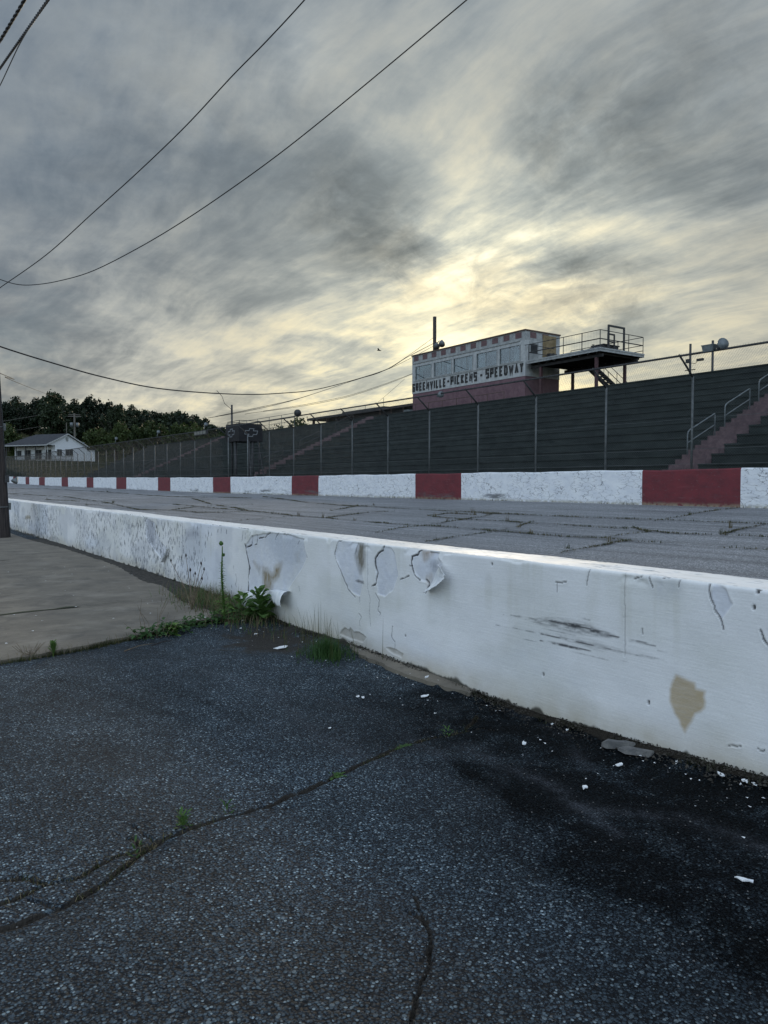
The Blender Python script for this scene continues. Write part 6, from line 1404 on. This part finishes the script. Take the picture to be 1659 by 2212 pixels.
    for k, (pts, w) in enumerate(GCR[:4]):
        for (x0, y0), (x1, y1) in zip(pts[:-1], pts[1:]):
            if fbm(np.array([x0 * 2.1]), np.array([y0 * 2.1]), 66 + k)[0] < .44: continue
            for i in range(int(math.hypot(x1 - x0, y1 - y0) * 210)):
                f = r.random(); sx = x0 + (x1 - x0) * f + r.gauss(0, .012); sy = y0 + (y1 - y0) * f + r.gauss(0, .014)
                blade(b if r.random() < .6 else d, (sx, sy, gh(sx, sy) - .016), r.uniform(0, 6.28), r.uniform(.015, .048), .004, r.uniform(.3, 1.2), 2)
    o = b.build('crack_moss', MT['mossy']); o['kind'] = 'stuff'
    o = d.build('crack_dry_grass', MT['drygrass']); o['kind'] = 'stuff'
    # grass in the track joints
    b = MB(); d = MB()
    for k, (pts, w) in enumerate(DATA['TCR']):
        pts = rough_line(pts, .16, .03, 40 + k)
        for (x0, y0), (x1, y1) in zip(pts[:-1], pts[1:]):
            dens = fbm(np.array([x0 * .9]), np.array([y0 * .9]), 11 + k)[0]
            if dens < .36: continue
            for i in range(int(math.hypot(x1 - x0, y1 - y0) * (30 + 110 * sstep(dens, .45, .75)))):
                f = r.random(); sx = x0 + (x1 - x0) * f + r.gauss(0, w * .35); sy = y0 + (y1 - y0) * f + r.gauss(0, w * .35)
                blade(b if r.random() < .6 else d, (sx, sy, float(trackz(sx, sy)) + .01), r.uniform(0, 6.28), r.uniform(.02, .055) * (1 + dens * .6), .016, r.uniform(.2, 1.1), 2)
    for i in range(34):
        k = r.randrange(len(DATA['TCR'])); p = r.choice(DATA['TCR'][k][0]); 
        tuft(b if r.random() < .5 else d, (p[0] + r.gauss(0, .05), p[1] + r.gauss(0, .3), float(trackz(p[0], p[1])) + .01), 14, r.uniform(.10, .26), .012, .06, r)
    o = b.build('joint_grass', MT['mossy']); o['kind'] = 'stuff'
    o = d.build('dry_joint_grass', MT['drygrass']); o['kind'] = 'stuff'
    # weeds along the foot of the far wall, and the strip behind it
    b = MB()
    for i in range(1800):
        sy = r.uniform(6, 110); sx = 19.17 - abs(r.gauss(0, .03))
        if fbm(np.array([sy * .8]), np.array([2.0]), 5)[0] < .45: continue
        blade(b, (sx, sy, float(trackz(sx, sy)) - .005), r.uniform(0, 6.28), r.uniform(.03, .15), .014, r.uniform(.1, .8), 2)
    for i in range(9000):
        sy = r.uniform(3, 112); sx = r.uniform(19.75, 21.4)
        blade(b, (sx, sy, tz(sx, sy)), r.uniform(0, 6.28), r.uniform(.25, .95) * (1.0 if fbm(np.array([sy * .6]), np.array([4.0]), 6)[0] > .45 else .55), .03, r.uniform(.1, .5), 3)
    o = b.build('wall_foot_grass', MT['mossy']); o['kind'] = 'stuff'
    b = MB()
    for i in range(9000):
        sx = r.uniform(19.8, 60); sy = r.uniform(106, 184)
        if sx > 22 and sy < 110: continue
        blade(b, (sx, sy, tz(sx, sy)), r.uniform(0, 6.28), r.uniform(.15, .4), .10, r.uniform(.3, 1.0), 2)
    o = b.build('bank_grass', MT['footmoss']); o['kind'] = 'stuff'
weeds()

def litter():
    r = random.Random(9)
    labs = {0: 'long pale paint flake lying beside the grass clump', 1: 'crumbled white paint flake on the asphalt below the wall footing', 2: 'thin white paint sliver at the near end of the concrete footing', 3: 'bright white straight paint sliver on the black stained asphalt', 4: 'small white paint sliver left of and below the straight one on the black asphalt', 5: 'ragged white paint flake alone on black asphalt near the right edge', 6: 'bright white paint flake by the wall foot at the right edge', 8: 'pale flake at the wall foot touching the right edge', 11: 'square pale flake lying on the concrete footing', 14: 'pale flake under the broad-leaved weed', 16: 'white flake at the foot of the wall right of the weeds', 18: 'grey curled flake on the black asphalt below the wall'}
    def flake(x, y, s, a, lab, grp):
        n = 9; z = gh(x, y) + .012; z += .02 if lab and 'footing' in lab and 'lying' in lab else 0
        out = []
        for k in range(n):
            t = 2 * math.pi * k / n; q = r.uniform(.6, 1.15); u, v = s * .5 * q * math.cos(t), s * .22 * q * math.sin(t)
            out.append((x + u * math.cos(a) - v * math.sin(a), y + u * math.sin(a) + v * math.cos(a), z + .10 * abs(u) * r.uniform(.2, 1) + .008 * r.random()))
        c = (x, y, z + .002); dn = [(p[0], p[1], p[2] - .004) for p in out]
        b = MB().add([c] + out + dn + [(x, y, z - .002)], [(0, 1 + k, 1 + (k + 1) % n) for k in range(n)] + [(1 + k, 1 + n + k, 1 + n + (k + 1) % n, 1 + (k + 1) % n) for k in range(n)] + [(2 * n + 1, 1 + n + (k + 1) % n, 1 + n + k) for k in range(n)])
        o = b.build('paint_flake', MT['paint'], org=(x, y, z)); tag(o, lab, 'paint flake', grp)
    for i, ((x, y), s, a) in enumerate(DATA['FLAKE']):
        if x > 3.72: x = 3.70
        flake(x, y, s, a, labs.get(i, 'small white paint chip fallen on the dark ground near the wall'), 'paint flakes on the ground' if i in labs else 'small paint chips')
    b = MB()
    for i in range(150):
        y = r.uniform(1.4, 7.6); x = 3.76 - abs(r.gauss(0, .38)); s = r.uniform(.003, .010); a = r.uniform(0, 6.28); z = gh(x, y) + .012 + (.022 if inside(np.array([x]), np.array([y]), DATA['FOOT'])[0] else 0)
        b.add([(x + s * math.cos(a + k * 2.1) * r.uniform(.6, 1.4), y + s * math.sin(a + k * 2.1) * r.uniform(.6, 1.4), z + r.uniform(0, .005)) for k in range(3)], [(0, 1, 2)])
    for i in range(60):
        y = r.uniform(7.3, 14); x = r.uniform(.5, 3.5); s = r.uniform(.006, .018); a = r.uniform(0, 6.28)
        b.add([(x + s * math.cos(a + k * 2.1), y + s * math.sin(a + k * 2.1), .04 + r.uniform(0, .005)) for k in range(3)], [(0, 1, 2)])
    o = b.build('paint_crumbs', MT['paint']); o['kind'] = 'stuff'
    b = MB()                                   # crumbled earth and grit along the foot of the wall
    for i in range(6000):
        y = r.uniform(1.3, 12); x = 3.80 - abs(r.gauss(0, .09)); s = r.uniform(.0025, .008) * (1 if r.random() < .93 else 1.8); z = gh(x, y) + .012 + .03 * max(0, 1 - (3.8 - x) / .12)
        if fbm(np.array([y * 3.1]), np.array([x * 4]), 15)[0] < .42: continue
        q = [(x + s * r.uniform(.6, 1.4) * math.cos(k * 1.57 + i), y + s * r.uniform(.6, 1.4) * math.sin(k * 1.57 + i), z) for k in range(4)]
        b.add(q + [(x + r.uniform(-.4, .4) * s, y, z + s * r.uniform(.6, 1.3))], [(0, 1, 4), (1, 2, 4), (2, 3, 4), (3, 0, 4)])
    o = b.build('wall_foot_debris', MT['soil']); o['kind'] = 'stuff'
    # loose stones on the asphalt
    b = MB()
    for i in range(2600):
        x = r.uniform(-2.6, 3.7); y = .9 + 5.6 * r.random() ** 1.6; s = r.uniform(.002, .0055); z = gh(x, y) + .002 + (fbm(np.array([x * 1.3]), np.array([y * 1.3]), 3)[0] - .5) * .022
        q = [(x + s * r.uniform(.7, 1.3) * math.cos(k * 1.57 + i), y + s * r.uniform(.7, 1.3) * math.sin(k * 1.57 + i), z) for k in range(4)]
        b.add(q + [(x, y, z + s * r.uniform(.5, 1.0))], [(0, 1, 4), (1, 2, 4), (2, 3, 4), (3, 0, 4)])
    o = b.build('loose_grit', MT['chunk']); o['kind'] = 'stuff'
    for key, L, W, H, a, lab in (('slab', .20, .07, .045, 2.25, 'upper of two broken concrete pieces lying against the foot of the white wall'), ('slab2', .22, .09, .03, 2.0, 'lower flat broken concrete piece beside the foot of the white wall')):
        x, y = PL[key]; x = min(x, 3.66); z = gh(x, y) + .01
        b = MB(); ca, sa = math.cos(a), math.sin(a)
        def pt(u, v, h): return (x + u * ca - v * sa, y + u * sa + v * ca, z + h)
        out = [(u * L * r.uniform(.85, 1.15), v * W * r.uniform(.7, 1.25)) for u, v in ((-.5, -.3), (-.3, -.5), (.1, -.38), (.35, -.45), (.5, .05), (.28, .5), (-.05, .34), (-.4, .42))]
        b.add([pt(u, v, 0) for u, v in out] + [pt(u * r.uniform(.72, .97), v * r.uniform(.65, .95), H * r.uniform(.55, 1.1)) for u, v in out], [tuple(reversed(range(8)))] + [(8, 9 + k, 10 + k) for k in range(6)] + [(k, (k + 1) % 8, 8 + (k + 1) % 8, 8 + k) for k in range(8)])
        o = b.build('concrete_chunk', MT['chunk'], org=(x, y, z)); tag(o, lab, 'rubble', 'broken concrete pieces')
    for key, L, a, lab in (('stick3', .34, .45, 'long pale dry stick lying along the pad edge'), ('stick4', .26, .4, 'dark dry stick lying on the asphalt below the pad edge'), ('stick2', .2, .2, 'short dry stick caught in the leafy weeds at the pad edge')):
        x, y = PL[key]; z = gh(x, y) + .015
        o = MB().tube([(x - L / 2 * math.cos(a), y - L / 2 * math.sin(a), z), (x, y + .01, z + .012), (x + L / 2 * math.cos(a), y + L / 2 * math.sin(a), z + .006)], [.006, .005, .002], 5).build('dry_stick', MT['stick'] if key != 'stick4' else MT['bark'], org=(x, y, z)); tag(o, lab, 'stick', 'dry sticks')
    # small bird in the sky
    t = thing('bird', (40, 58.2, 14.1), 'tiny dark bird in flight left of the press box', 'bird')
    b = MB(); b.tube([(40.2, 58.05, 14.05), (40.1, 58.12, 14.08), (40, 58.2, 14.1), (39.85, 58.3, 14.08)], [.01, .05, .06, .015], 7)
    b.build('bird_body', MT['black'], t, True)
    for s in (1, -1):
        w = MB(); w.add([(40.08, 58.14, 14.12), (39.92, 58.25, 14.12), (39.95 + .16 * s, 58.2 + .22 * s, 14.27), (39.9 + .3 * s, 58.22 + .38 * s, 14.18), (40.08, 58.14, 14.10), (39.92, 58.25, 14.10)], [(0, 1, 2), (2, 1, 3), (0, 2, 3), (4, 5, 1, 0)]); w.build('wing', MT['black'], t)
litter()
